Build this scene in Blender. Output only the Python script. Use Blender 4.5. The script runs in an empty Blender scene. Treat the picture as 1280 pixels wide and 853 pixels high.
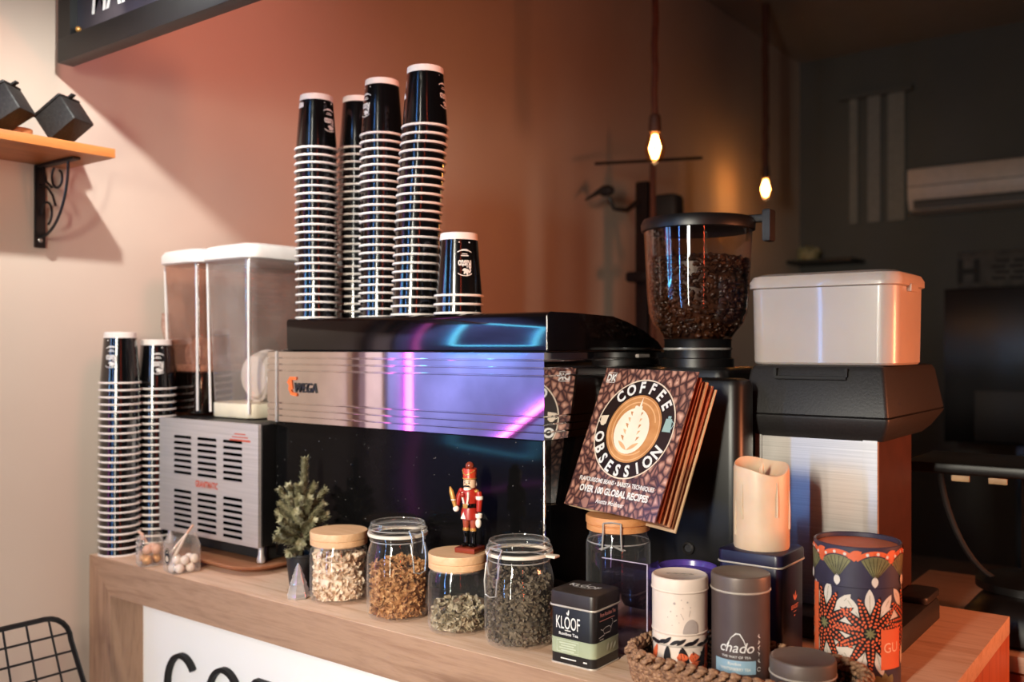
import bpy, math, random
from mathutils import Vector, Matrix
PI = math.pi
sc = bpy.context.scene
C = sc.collection
CT = 1.10            # height of the counter top
rnd = random.Random(7)

# ------------------------------------------------------------------ mesh builder
class MB:
    def __init__(s):
        s.v = []; s.f = []; s.m = []; s.cur = 0
    def mat(s, i):
        s.cur = i; return s
    def add(s, vs, fs):
        o = len(s.v)
        s.v += [tuple(p) for p in vs]
        s.f += [tuple(i + o for i in f) for f in fs]
        s.m += [s.cur] * len(fs)
        return s
    def map(s, i0, fn):
        for i in range(i0, len(s.v)):
            s.v[i] = tuple(fn(*s.v[i]))
        return s
    def loft(s, rings, cap0=True, cap1=True):
        n = len(rings[0]); vs = []; fs = []
        for r in rings: vs += r
        for i in range(len(rings) - 1):
            for j in range(n):
                k = (j + 1) % n
                fs.append((i*n + j, i*n + k, (i+1)*n + k, (i+1)*n + j))
        if cap0: fs.append(tuple(reversed(range(n))))
        if cap1: fs.append(tuple((len(rings)-1)*n + j for j in range(n)))
        return s.add(vs, fs)
    def box(s, x0, x1, y0, y1, z0, z1, ch=0.0, r=0.0, seg=4):
        return s.rbox((x0+x1)/2, (y0+y1)/2, x1-x0, y1-y0, z0, z1, r, ch, seg)
    def rbox(s, cx, cy, w, d, z0, z1, r=0.0, ch=0.0, seg=4):
        def ring(ins, z):
            return [(x, y, z) for x, y in rrect(cx, cy, w-2*ins, d-2*ins, max(r-ins*.5, 0), seg)]
        if ch > 0:
            rings = [ring(ch, z0), ring(ch*.3, z0+ch*.3), ring(0, z0+ch), ring(0, z1-ch), ring(ch*.3, z1-ch*.3), ring(ch, z1)]
        else:
            rings = [ring(0, z0), ring(0, z1)]
        return s.loft(rings)
    def lathe(s, prof, c=(0, 0, 0), n=32, cap0=False, cap1=False):
        rings = [[(c[0]+max(r, 1e-5)*math.cos(2*PI*j/n), c[1]+max(r, 1e-5)*math.sin(2*PI*j/n), c[2]+z) for j in range(n)] for r, z in prof]
        return s.loft(rings, cap0, cap1)
    def tube(s, pts, r, n=8, closed=False):
        P = [Vector(p) for p in pts]; m = len(P); rings = []
        up = None
        for i in range(m):
            if closed: t = P[(i+1) % m] - P[i-1]
            else: t = P[min(i+1, m-1)] - P[max(i-1, 0)]
            t.normalize()
            if up is None:
                up = Vector((0, 0, 1)) if abs(t.z) < .9 else Vector((1, 0, 0))
            a = t.cross(up); a.normalize(); b = a.cross(t); up = b
            rr = r[i] if isinstance(r, (list, tuple)) else r
            rings.append([tuple(P[i] + (a*math.cos(2*PI*j/n) + b*math.sin(2*PI*j/n))*rr) for j in range(n)])
        if closed:
            rings.append(rings[0]); return s.loft(rings, False, False)
        return s.loft(rings)
    def ball(s, c, r, n=12, m=8, M=None):
        rx, ry, rz = (r, r, r) if not isinstance(r, (list, tuple)) else r
        i0 = len(s.v)
        prof = [(math.sin(PI*k/m), -math.cos(PI*k/m)) for k in range(m+1)]
        s.lathe(prof, n=n)
        def fn(x, y, z):
            v = Vector((x*rx, y*ry, z*rz))
            if M is not None: v = M @ v
            return v + Vector(c)
        return s.map(i0, fn)
    def ribbon(s, pts, w, fn, closed=False, depth=None):
        """flat stroke of width w along 2D points, placed by fn(u,v,h); depth makes it solid"""
        m = len(pts); L = []; R = []
        for i in range(m):
            if closed: a, b = pts[i-1], pts[(i+1) % m]
            else: a, b = pts[max(i-1, 0)], pts[min(i+1, m-1)]
            dx, dy = b[0]-a[0], b[1]-a[1]; l = math.hypot(dx, dy) or 1
            ww = (w[i] if isinstance(w, (list, tuple)) else w)/2
            L.append((pts[i][0]-dy/l*ww, pts[i][1]+dx/l*ww)); R.append((pts[i][0]+dy/l*ww, pts[i][1]-dx/l*ww))
        if depth is None:
            vs = [fn(p[0], p[1], 0) for p in L] + [fn(p[0], p[1], 0) for p in R]
            rng = range(m if closed else m-1)
            return s.add(vs, [(i, (i+1) % m, m+(i+1) % m, m+i) for i in rng])
        rings = [[fn(*L[i], 0), fn(*R[i], 0), fn(*R[i], depth), fn(*L[i], depth)] for i in range(m)]
        if closed: rings.append(rings[0])
        return s.loft(rings, not closed, not closed)
    def shape(s, pts, fn):
        return s.add([fn(u, v, 0) for u, v in pts], [tuple(range(len(pts)))])
    def leafstrip(s, u, v, ang, ln, w, fn, n=8, pw=1.0):
        """leaf with pointed ends from (u,v) in direction ang, split so that it wraps"""
        ca, sa = math.cos(ang), math.sin(ang); vs = []; fs = []
        for i in range(n+1):
            t = i/n; h = w*(math.sin(PI*t**pw)**.8 if 0 < t < 1 else 0)/2
            for q in (-h, 0, h):
                vs.append(fn(u+ca*ln*t-sa*q, v+sa*ln*t+ca*q, 0))
        for i in range(n):
            for k in (0, 1):
                fs.append((i*3+k, i*3+k+1, i*3+k+4, i*3+k+3))
        return s.add(vs, fs)
    def disc(s, u, v, r, fn, n=20, ry=None, a0=0.0):
        ry = ry or r
        return s.add([fn(u, v, 0)] + [fn(u+r*math.cos(2*PI*i/n), v+ry*math.sin(2*PI*i/n), 0) for i in range(n)],
                     [(0, 1+i, 1+(i+1) % n) for i in range(n)])
    def text(s, body, h, fn, bold=0.0, sx=1.0, shear=0.0, depth=None, align='CENTER', maxe=None):
        vs, fs, cap = text_mesh(body, bold, align, depth is not None)
        k = h/cap
        pts = [(x*k*sx+y*k*shear, y*k, z) for x, y, z in vs]
        return s.add([fn(x, y, (z+.5)*(depth or 0)) for x, y, z in pts], fs)

_txt = {}
def text_mesh(body, bold, align, solid):
    key = (body, bold, align, solid)
    if key in _txt: return _txt[key]
    def mk(b):
        cu = bpy.data.curves.new('t', 'FONT'); cu.body = b; cu.size = 1; cu.offset = bold; cu.align_x = align
        cu.resolution_u = 3; cu.fill_mode = 'BOTH'
        if solid: cu.extrude = .5
        o = bpy.data.objects.new('t', cu); C.objects.link(o)
        me = bpy.data.meshes.new_from_object(o)
        vs = [tuple(v.co) for v in me.vertices]; fs = [tuple(p.vertices) for p in me.polygons]
        C.objects.unlink(o); bpy.data.objects.remove(o); bpy.data.meshes.remove(me); bpy.data.curves.remove(cu)
        return vs, fs
    vs, fs = mk(body); hv, _ = mk('H')
    cap = max(v[1] for v in hv)
    _txt[key] = (vs, fs, cap)
    return _txt[key]

def rrect(cx, cy, w, d, r, seg=4):
    if r <= 1e-6:
        return [(cx-w/2, cy-d/2), (cx+w/2, cy-d/2), (cx+w/2, cy+d/2), (cx-w/2, cy+d/2)]
    r = min(r, w/2-1e-5, d/2-1e-5); out = []
    for qx, qy, a0 in ((1, -1, -PI/2), (1, 1, 0), (-1, 1, PI/2), (-1, -1, PI)):
        for i in range(seg+1):
            a = a0 + PI/2*i/seg
            out.append((cx+qx*(w/2-r)+r*math.cos(a), cy+qy*(d/2-r)+r*math.sin(a)))
    return out

def build(name, mb, mats, parent=None, world=True, sharp=.65):
    me = bpy.data.meshes.new(name)
    vs = mb.v
    if parent is not None and world:
        l = Vector((0, 0, 0)); a = parent
        while a is not None: l = l+a.location; a = a.parent
        vs = [(v[0]-l.x, v[1]-l.y, v[2]-l.z) for v in vs]
    me.from_pydata(vs, [], mb.f)
    if not isinstance(mats, (list, tuple)): mats = [mats]
    for m in mats: me.materials.append(m)
    if len(mats) > 1:
        me.polygons.foreach_set('material_index', mb.m)
    me.polygons.foreach_set('use_smooth', [True]*len(me.polygons))
    me.update()
    me.set_sharp_from_angle(angle=sharp)
    o = bpy.data.objects.new(name, me); C.objects.link(o)
    if parent is not None: o.parent = parent
    return o
def thing(name, label, cat, loc=(0, 0, 0), rotz=0.0, group=None):
    o = bpy.data.objects.new(name, None); C.objects.link(o); o.empty_display_size = .02
    o.location = loc; o.rotation_euler = (0, 0, rotz)
    return tag(o, label, cat, group)
def tag(o, label, cat, group=None, kind=None):
    o['label'] = label; o['category'] = cat
    if group: o['group'] = group
    if kind: o['kind'] = kind
    return o
def struct(name, mb, m):
    o = build(name, mb, m); o['kind'] = 'structure'; return o
def solo(name, mb, mats, label, cat, loc=(0, 0, 0), group=None, kind=None, rotz=0):
    o = build(name, mb, mats); o.location = loc; o.rotation_euler = (0, 0, rotz)
    return tag(o, label, cat, group, kind)

# ------------------------------------------------------------------ materials
def lin(c):
    return tuple(((x/255)/12.92 if x/255 <= .04045 else ((x/255+.055)/1.055)**2.4) for x in c)
def newmat(name):
    m = bpy.data.materials.new(name); m.use_nodes = True; nt = m.node_tree
    b = nt.nodes['Principled BSDF']; return m, nt, b
def N(nt, t, **kw):
    n = nt.nodes.new(t)
    for k, v in kw.items(): setattr(n, k, v)
    return n
def coords(nt, scale=(1, 1, 1), loc=(0, 0, 0)):
    tc = N(nt, 'ShaderNodeTexCoord'); mp = N(nt, 'ShaderNodeMapping')
    mp.inputs['Scale'].default_value = scale; mp.inputs['Location'].default_value = loc
    nt.links.new(tc.outputs['Object'], mp.inputs['Vector']); return mp.outputs['Vector']
def ramp(nt, fac, stops):
    r = N(nt, 'ShaderNodeValToRGB'); e = r.color_ramp.elements
    while len(e) < len(stops): e.new(.5)
    for i, (p, c) in enumerate(stops):
        e[i].position = p; e[i].color = (*lin(c), 1)
    nt.links.new(fac, r.inputs['Fac']); return r.outputs['Color']
def noise(nt, vec, scale, detail=3, rough=.5, dist=0.0):
    n = N(nt, 'ShaderNodeTexNoise'); n.inputs['Scale'].default_value = scale; n.inputs['Detail'].default_value = detail
    n.inputs['Roughness'].default_value = rough; n.inputs['Distortion'].default_value = dist
    nt.links.new(vec, n.inputs['Vector']); return n.outputs['Fac']
def bump(nt, b, h, strength, dist=.002):
    n = N(nt, 'ShaderNodeBump'); n.inputs['Strength'].default_value = strength; n.inputs['Distance'].default_value = dist
    nt.links.new(h, n.inputs['Height']); nt.links.new(n.outputs['Normal'], b.inputs['Normal'])
def mat(name, col, rough=.5, metal=0.0, var=.12, scale=30, spec=.5, coat=0.0, bmp=0.0, stretch=(1, 1, 1), sss=0.0):
    """principled with a little procedural colour variation"""
    m, nt, b = newmat(name)
    v = coords(nt, stretch); f = noise(nt, v, scale)
    lo = tuple(x*(1-var) for x in col); hi = tuple(min(255, x*(1+var*.6)) for x in col)
    nt.links.new(ramp(nt, f, [(.3, lo), (.7, hi)]), b.inputs['Base Color'])
    b.inputs['Roughness'].default_value = rough; b.inputs['Metallic'].default_value = metal
    b.inputs['Specular IOR Level'].default_value = spec; b.inputs['Coat Weight'].default_value = coat
    b.inputs['Coat Roughness'].default_value = .05
    if sss:
        b.inputs['Subsurface Weight'].default_value = sss; b.inputs['Subsurface Radius'].default_value = (.02, .012, .008)
        b.inputs['Subsurface Scale'].default_value = .5
    if bmp: bump(nt, b, f, bmp)
    return m
def wood(name, stops, axis='X', rough=.45, scale=1.0):
    m, nt, b = newmat(name)
    s = {'X': (2.2, 26, 26), 'Y': (26, 2.2, 26), 'Z': (26, 26, 2.2)}[axis]
    v = coords(nt, tuple(q*scale for q in s))
    f = noise(nt, v, 1.3, 6, .62, .9)
    f2 = noise(nt, v, 9, 3, .6)
    mx = N(nt, 'ShaderNodeMath', operation='MULTIPLY_ADD'); mx.inputs[1].default_value = .3; nt.links.new(f2, mx.inputs[0]); nt.links.new(f, mx.inputs[2])
    nt.links.new(ramp(nt, mx.outputs[0], stops), b.inputs['Base Color'])
    b.inputs['Roughness'].default_value = rough
    bump(nt, b, f2, .08)
    return m
def glass(name, tint=(255, 255, 255), base=.045, edge=.75, rough=.02, powr=3.5, cloud=0.0, cloudcol=(220, 210, 200), zclear=None, edge_sheen=0.0):
    """thin clear wall: lets light through straight and mirrors more at grazing angles"""
    m = bpy.data.materials.new(name); m.use_nodes = True; nt = m.node_tree; nt.nodes.clear()
    out = N(nt, 'ShaderNodeOutputMaterial'); tr = N(nt, 'ShaderNodeBsdfTransparent'); gl = N(nt, 'ShaderNodeBsdfGlossy'); mx = N(nt, 'ShaderNodeMixShader')
    tr.inputs['Color'].default_value = (*lin(tint), 1); gl.inputs['Roughness'].default_value = rough; gl.inputs['Color'].default_value = (1, 1, 1, 1)
    lw = N(nt, 'ShaderNodeLayerWeight'); lw.inputs['Blend'].default_value = .5
    p = N(nt, 'ShaderNodeMath', operation='POWER'); p.inputs[1].default_value = powr; nt.links.new(lw.outputs['Facing'], p.inputs[0])
    a = N(nt, 'ShaderNodeMath', operation='MULTIPLY_ADD'); a.inputs[1].default_value = edge; a.inputs[2].default_value = base; nt.links.new(p.outputs[0], a.inputs[0])
    src = tr.outputs[0]
    if cloud > 0:
        df = N(nt, 'ShaderNodeBsdfDiffuse'); df.inputs['Color'].default_value = (*lin(cloudcol), 1)
        m2 = N(nt, 'ShaderNodeMixShader'); f = noise(nt, coords(nt), 14, 5, .6)
        k = N(nt, 'ShaderNodeMath', operation='MULTIPLY'); k.inputs[1].default_value = cloud*2; nt.links.new(f, k.inputs[0])
        if zclear is not None:      # the lower part of the wall is rinsed clear by the drink
            sx = N(nt, 'ShaderNodeSeparateXYZ'); nt.links.new(coords(nt), sx.inputs[0])
            mr = N(nt, 'ShaderNodeMapRange'); mr.inputs[1].default_value = zclear; mr.inputs[2].default_value = zclear+.02; nt.links.new(sx.outputs[2], mr.inputs[0])
            k2 = N(nt, 'ShaderNodeMath', operation='MULTIPLY'); nt.links.new(k.outputs[0], k2.inputs[0]); nt.links.new(mr.outputs[0], k2.inputs[1]); k = k2
        nt.links.new(k.outputs[0], m2.inputs[0]); nt.links.new(tr.outputs[0], m2.inputs[1]); nt.links.new(df.outputs[0], m2.inputs[2]); src = m2.outputs[0]
    hi = gl.outputs[0]
    if edge_sheen > 0:                   # white diffuse mixed into the edges in place of ambient reflections
        d2 = N(nt, 'ShaderNodeBsdfDiffuse'); d2.inputs['Color'].default_value = (.86, .84, .80, 1); m3 = N(nt, 'ShaderNodeMixShader'); m3.inputs[0].default_value = edge_sheen
        nt.links.new(gl.outputs[0], m3.inputs[1]); nt.links.new(d2.outputs[0], m3.inputs[2]); hi = m3.outputs[0]
    nt.links.new(a.outputs[0], mx.inputs[0]); nt.links.new(src, mx.inputs[1]); nt.links.new(hi, mx.inputs[2])
    nt.links.new(mx.outputs[0], out.inputs['Surface']); return m
def glow(name, col, strength):
    m, nt, b = newmat(name)
    b.inputs['Base Color'].default_value = (*lin(col), 1); b.inputs['Emission Color'].default_value = (*lin(col), 1); b.inputs['Emission Strength'].default_value = strength
    f = noise(nt, coords(nt), 20); nt.links.new(ramp(nt, f, [(.2, tuple(.94*x for x in col)), (.8, col)]), b.inputs['Emission Color'])
    return m
def flakes_mat(name, stops, rough=.75, scale=120):
    m, nt, b = newmat(name); f = noise(nt, coords(nt), scale, 2, .7)
    nt.links.new(ramp(nt, f, stops), b.inputs['Base Color']); b.inputs['Roughness'].default_value = rough; return m
def brushed(name, col, rough=.32, stretch=(2, 2, 200)):
    m, nt, b = newmat(name); f = noise(nt, coords(nt, stretch), 3, 4, .6)
    nt.links.new(ramp(nt, f, [(.25, tuple(.86*x for x in col)), (.75, col)]), b.inputs['Base Color'])
    b.inputs['Metallic'].default_value = .4; b.inputs['Roughness'].default_value = rough; bump(nt, b, f, .04); return m

OAK = [(.3, (158, 120, 94)), (.5, (196, 158, 130)), (.68, (212, 178, 152)), (.9, (182, 144, 116))]
OAK_SHADED = [(.28, (112, 80, 60)), (.45, (152, 116, 92)), (.62, (174, 138, 112)), (.9, (136, 102, 80))]  # lip and uprights darker than the top: shade put into the colour
M = dict(
    oak=wood('oak', OAK), oak_front=wood('oak_front_lip', OAK_SHADED), oak_end=wood('oak_upright', OAK_SHADED, 'Z'), oak_y=wood('oak_cross', OAK, 'Y'),
    shelf=wood('shelf_wood', [(.3, (120, 66, 28)), (.55, (168, 100, 48)), (.8, (190, 120, 62))], 'Y'),
    bamboo=wood('bamboo_lid', [(.3, (190, 138, 96)), (.55, (216, 168, 124)), (.85, (230, 188, 146))], 'X', .5, 2.0),
    bamboo2=wood('honey_wood_lid', [(.3, (172, 106, 58)), (.55, (200, 132, 78)), (.85, (212, 150, 96))], 'X', .5, 2.0),
    reddish_wood=wood('reddish_boards', [(.3, (110, 48, 26)), (.55, (170, 84, 48)), (.85, (196, 110, 70))], 'Z', .5),
    white_panel=glow('glowing_white_panel', (240, 236, 232), .2),  # faint emission added to brighten the counter front panel
    black_gloss=mat('black_gloss', (9, 9, 10), .06, var=.3, spec=.55),
    black_satin=mat('black_satin', (16, 15, 15), .38, var=.2),
    black_plastic=mat('black_plastic', (34, 32, 32), .5, var=.2, scale=300, bmp=.15),
    black_metal=mat('black_metal', (18, 17, 18), .42, var=.2),
    black_matte=mat('black_matte', (20, 18, 17), .7, var=.2),
    chrome=mat('chrome', (225, 222, 220), .035, 1.0, var=.03), steel=brushed('brushed_steel', (205, 200, 194)),
    steel_panel=brushed('satin_steel_panel', (206, 198, 194), .38), wire=mat('steel_wire', (206, 202, 196), .25, .6, var=.05),
    dark_side=mat('red_lit_steel_side', (70, 42, 34), .4, var=.1),  # red of the orange lamp put into the dark steel colour
    glass=glass('jar_glass', edge_sheen=.2, base=.06), slot=mat('slot_shadow', (4, 4, 4), .9, var=.1, spec=.0), post_mauve=mat('mauve_post', (128, 104, 108), .5, var=.1), clear=glass('clear_plastic', (252, 248, 244), .07, .7, .05, 2.0, .06, edge_sheen=.35), acrylic=glass('acrylic_sheet', (232, 222, 240), .045, .6, .03, 2.5),
    acrylic_edge=mat('acrylic_edge', (190, 176, 196), .2, var=.05),
    hopper=glass('hopper_glass', (236, 228, 222), .07, .8, .03, 2.6), smoke=glass('stained_bowl_wall', (236, 206, 190), .06, .6, .05, 2.5, .25, (188, 140, 118), .395),
    bowl=glass('milky_bowl_wall', (246, 238, 232), .06, .6, .06, 2.5, .19, (214, 200, 192)),
    cup=mat('black_cup_card', (10, 10, 11), .14, var=.15, spec=.7, coat=.6), cupwhite=mat('white_card', (232, 222, 214), .6, var=.04),
    print_white=mat('white_print', (226, 222, 216), .55, var=.03), white_plastic=mat('white_plastic', (236, 228, 222), .35, var=.03),
    cream_plastic=mat('cream_plastic', (226, 212, 186), .4, var=.04), milky=mat('milky_plastic', (186, 172, 162), .3, var=.05, scale=6, sss=.3, coat=.3),
    liquid=mat('dark_drink', (10, 7, 6), .15, var=.2), foam=flakes_mat('foam', [(.3, (150, 106, 90)), (.7, (206, 176, 160))], .6, 60),
    red_print=mat('red_print', (196, 84, 62), .55, var=.05), orange=mat('orange_enamel', (236, 110, 50), .4, var=.05), dark_print=mat('dark_print', (34, 30, 34), .5, var=.1),
    rubber=mat('white_rubber', (226, 214, 198), .6, var=.04),
    wax=mat('candle_wax', (226, 196, 166), .42, var=.05, scale=18, sss=.35),
    navy=mat('navy_tin', (30, 26, 54), .34, var=.1), tinedge=mat('pale_tin_edge', (206, 194, 180), .35, .3, var=.05),
    purple=mat('purple_plastic', (84, 64, 146), .25, var=.1), purple_dark=mat('dark_purple_tub', (38, 28, 66), .35, var=.1),
    taupe=mat('taupe_tin', (92, 78, 76), .42, .25, var=.05), taupe_lid=mat('taupe_tin_lid', (108, 94, 86), .42, .25, var=.05), bluelabel=mat('pale_blue_label', (150, 180, 198), .5, var=.05),
    whitetin=mat('white_tin', (232, 212, 196), .4, var=.04), greyspot=mat('grey_print', (176, 160, 152), .5, var=.05),
    kloof=mat('black_tin', (24, 22, 22), .45, var=.1), kloof_lid=mat('dark_tin_lid', (48, 38, 32), .42, var=.15), sage=mat('sage_band', (160, 168, 138), .55, var=.04), sage_light=mat('sage_print', (196, 202, 178), .55, var=.03),
    pinkprint=mat('pink_print', (220, 150, 140), .5, var=.05),
    gu_dark=mat('slate_violet_card', (58, 52, 70), .5, var=.12), gu_top=mat('orange_card', (214, 112, 74), .5, var=.05), gu_label=mat('orange_label', (232, 106, 64), .5, var=.05),
    gu_white=mat('ivory_petal', (228, 216, 202), .5, var=.04), gu_olive=mat('olive_petal', (128, 124, 84), .5, var=.15, scale=90), gu_black=mat('black_print', (26, 20, 24), .5, var=.1), gu_text=mat('pale_orange_print', (255, 196, 160), .5, var=.03),
    rope=flakes_mat('seagrass', [(.25, (92, 62, 44)), (.5, (148, 108, 80)), (.75, (192, 150, 114))], .8, 160), basket_in=mat('basket_inner', (40, 28, 22), .9, var=.2),
    pine=flakes_mat('pine_needles', [(.25, (92, 90, 62)), (.5, (150, 144, 108)), (.75, (206, 196, 164))], .7, 90), bark=mat('bark', (70, 50, 36), .9, var=.3),
    crystal=glass('crystal_glass', (250, 244, 246), .26, .75, .03, 1.4, .28, (236, 226, 222), edge_sheen=.35),
    chips=flakes_mat('dried_slices', [(.22, (120, 74, 48)), (.38, (196, 156, 122)), (.52, (234, 210, 182)), (.75, (250, 238, 222))], .7, 85),
    chips2=flakes_mat('dried_blossom', [(.25, (110, 66, 34)), (.48, (172, 116, 66)), (.75, (222, 176, 122))], .7, 110),
    chips3=flakes_mat('dried_leaves', [(.25, (84, 74, 54)), (.48, (148, 132, 104)), (.75, (220, 204, 176))], .7, 110),
    chips4=flakes_mat('dark_tea', [(.25, (44, 36, 28)), (.5, (92, 78, 60)), (.8, (150, 130, 106))], .75, 140),
    bean=flakes_mat('roasted_beans', [(.25, (34, 18, 10)), (.55, (66, 38, 22)), (.8, (104, 64, 40))], .38, 60),
    pages=mat('page_edges', (176, 122, 84), .7, var=.18, scale=60, stretch=(40, 40, 1)), pages_red=mat('red_brown_pages', (150, 74, 44), .6, var=.25, scale=30), backcover=mat('pale_cover', (190, 156, 118), .5, var=.05),
    latte=flakes_mat('latte_print', [(.3, (176, 112, 60)), (.7, (208, 148, 92))], .35, 30), milkfoam=mat('milk_print', (244, 224, 200), .35, var=.03), cream_line=mat('cream_print', (224, 204, 180), .4, var=.03), brown_print=mat('brown_print', (38, 26, 24), .3, var=.1), crema=mat('crema_print', (224, 172, 122), .35, var=.05),
    teal_print=mat('grey_green_print', (150, 176, 170), .4, var=.05),
    coat=mat('red_paint', (168, 40, 26), .35, var=.08), hat=mat('orange_red_paint', (190, 58, 30), .35, var=.08), skin=mat('painted_face', (226, 186, 152), .45, var=.04), gold=mat('gold_paint', (196, 140, 70), .35, .3, var=.1), browngloss=mat('brown_gloss_paint', (128, 52, 34), .2, var=.1), whitefur=mat('white_paint', (236, 224, 208), .6, var=.05), legs=mat('brick_paint', (164, 70, 46), .4, var=.08),
    candy=mat('white_candy', (244, 230, 220), .35, var=.03, sss=.2), goldfoil=mat('gold_sweet', (214, 160, 104), .3, .2, var=.25, scale=80), pinkcandy=mat('pink_sweet', (226, 176, 150), .35, var=.05),
    board=flakes_mat('chalk_board', [(.3, (26, 24, 26)), (.55, (40, 38, 48)), (.8, (92, 84, 88))], .35, 5), frame=mat('dark_frame', (12, 11, 11), .45, var=.15),
    copper=mat('copper', (204, 140, 104), .35, .7, var=.1), terracotta=mat('turned_wood', (186, 118, 74), .5, var=.1),
    leather=mat('black_leather', (40, 37, 36), .55, var=.25, scale=160, bmp=.4),
    bulbglass=glass('bulb_glass', (255, 226, 190), .05, .5), filament=glow('filament', (255, 190, 110), 60.0), cord=mat('rope_cord', (92, 50, 32), .8, var=.3, scale=200), socket=mat('socket', (70, 40, 26), .6, var=.2),
    ac=mat('aircon_plastic', (196, 178, 166), .35, var=.04), ac_dark=mat('aircon_vent', (60, 54, 50), .5, var=.1), sign=mat('dim_sign', (64, 58, 54), .6, var=.35, scale=14), screen=mat('dark_screen', (6, 6, 7), .25, var=.2), grey=mat('dim_grey', (60, 56, 52), .5, var=.15), slat=mat('pale_slat', (120, 118, 112), .6, var=.05), tablegrey=mat('grey_laminate', (120, 110, 102), .4, var=.06), led=mat('pale_block', (190, 160, 120), .5, var=.1),
    tray=wood('tray_wood', [(.3, (110, 66, 42)), (.6, (160, 104, 72)), (.85, (180, 126, 92))], 'X', .4, 1.5),
    neon_pink=glow('pink_neon', (255, 120, 226), 4.5), neon_cyan=glow('cyan_neon', (110, 220, 255), 22.0),
    blue_lit=mat('blue_lit_panel', (140, 150, 208), .4, var=.2, scale=3),  # blue light on the wall put into the panel colour
)
def wallmat(name, c0, c1, bm=.05):
    m, nt, b = newmat(name); v = coords(nt)
    f = noise(nt, v, 1.6, 4, .5); nt.links.new(ramp(nt, f, [(.3, c0), (.7, c1)]), b.inputs['Base Color'])
    b.inputs['Roughness'].default_value = .85; b.inputs['Specular IOR Level'].default_value = .2
    bump(nt, b, noise(nt, v, 240, 2), bm); return m
M['wall'] = wallmat('cream_wall', (206, 186, 170), (216, 198, 182))
M['wall_back'] = wallmat('grey_wall', (84, 83, 80), (94, 92, 88))
M['ceiling'] = wallmat('ceiling_paint', (150, 138, 126), (160, 148, 136))
M['floor'] = wood('floor_boards', [(.3, (60, 44, 34)), (.6, (92, 70, 54)), (.85, (110, 86, 66))], 'X')
def speckled():
    m, nt, b = newmat('black_panel'); v = coords(nt)
    vo = N(nt, 'ShaderNodeTexVoronoi'); vo.inputs['Scale'].default_value = 70; nt.links.new(v, vo.inputs['Vector'])
    nt.links.new(ramp(nt, vo.outputs['Distance'], [(.0, (120, 116, 112)), (.045, (120, 116, 112)), (.06, (13, 12, 12)), (1, (11, 10, 10))]), b.inputs['Base Color'])
    b.inputs['Roughness'].default_value = .1; b.inputs['Specular IOR Level'].default_value = .08
    return m
M['black_panel'] = speckled()
def beans_print():
    m, nt, b = newmat('bean_print'); v = coords(nt, (1, 1, .72))
    vo = N(nt, 'ShaderNodeTexVoronoi'); vo.inputs['Scale'].default_value = 92; nt.links.new(v, vo.inputs['Vector'])
    vc = N(nt, 'ShaderNodeTexVoronoi', feature='DISTANCE_TO_EDGE'); vc.inputs['Scale'].default_value = 92; nt.links.new(v, vc.inputs['Vector'])
    c1 = ramp(nt, vc.outputs['Distance'], [(.0, (44, 28, 34)), (.09, (104, 66, 58)), (.25, (176, 126, 106)), (.5, (222, 182, 160))])
    c2 = ramp(nt, vo.outputs['Distance'], [(.0, (84, 50, 44)), (.07, (96, 60, 52)), (.12, (255, 255, 255)), (1, (255, 255, 255))])
    mx = N(nt, 'ShaderNodeMix', data_type='RGBA', blend_type='MULTIPLY'); mx.inputs[0].default_value = .8
    nt.links.new(c1, mx.inputs[6]); nt.links.new(c2, mx.inputs[7]); nt.links.new(mx.outputs[2], b.inputs['Base Color'])
    b.inputs['Roughness'].default_value = .3; b.inputs['Coat Weight'].default_value = .3; return m
M['beanprint'] = beans_print()

# plane placements: a print on a face towards -Y, on a horizontal face, or wrapped on a cylinder
def faceY(x0, y, z0): return lambda u, v, h: (x0+u, y-.0006-h, z0+v)
def faceX(x, y0, z0): return lambda u, v, h: (x+.0006+h, y0+u, z0+v)
def faceZ(x0, y0, z): return lambda u, v, h: (x0+u, y0+v, z+.0006+h)
def wrap(cx, cy, r, z0, th0):
    def fn(u, v, h):
        a = th0+u/r; q = r+.0006+h
        return (cx+q*math.cos(a), cy+q*math.sin(a), z0+v)
    return fn
def camdir(x, y): return math.atan2(-y, -x)      # angle on a round thing that faces the viewer's standing place
def arc(cx, cy, r, a0, a1, n=16): return [(cx+r*math.cos(a0+(a1-a0)*i/n), cy+r*math.sin(a0+(a1-a0)*i/n)) for i in range(n+1)]

# ------------------------------------------------------------------ setting
XW, YB, ZC = -2.0, 5.46, 3.24
struct('wall_left', MB().box(XW-.1, XW, -2.2, YB, 0, ZC), M['wall'])
struct('wall_back', MB().box(XW-.1, 3.0, YB, YB+.1, 0, ZC), M['wall_back'])
struct('floor', MB().box(XW-.1, 3.0, -2.2, YB+.1, -.06, 0), M['floor'])
struct('ceiling', MB().box(XW-.1, 3.0, -2.2, YB+.1, ZC, ZC+.08), M['ceiling'])

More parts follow.
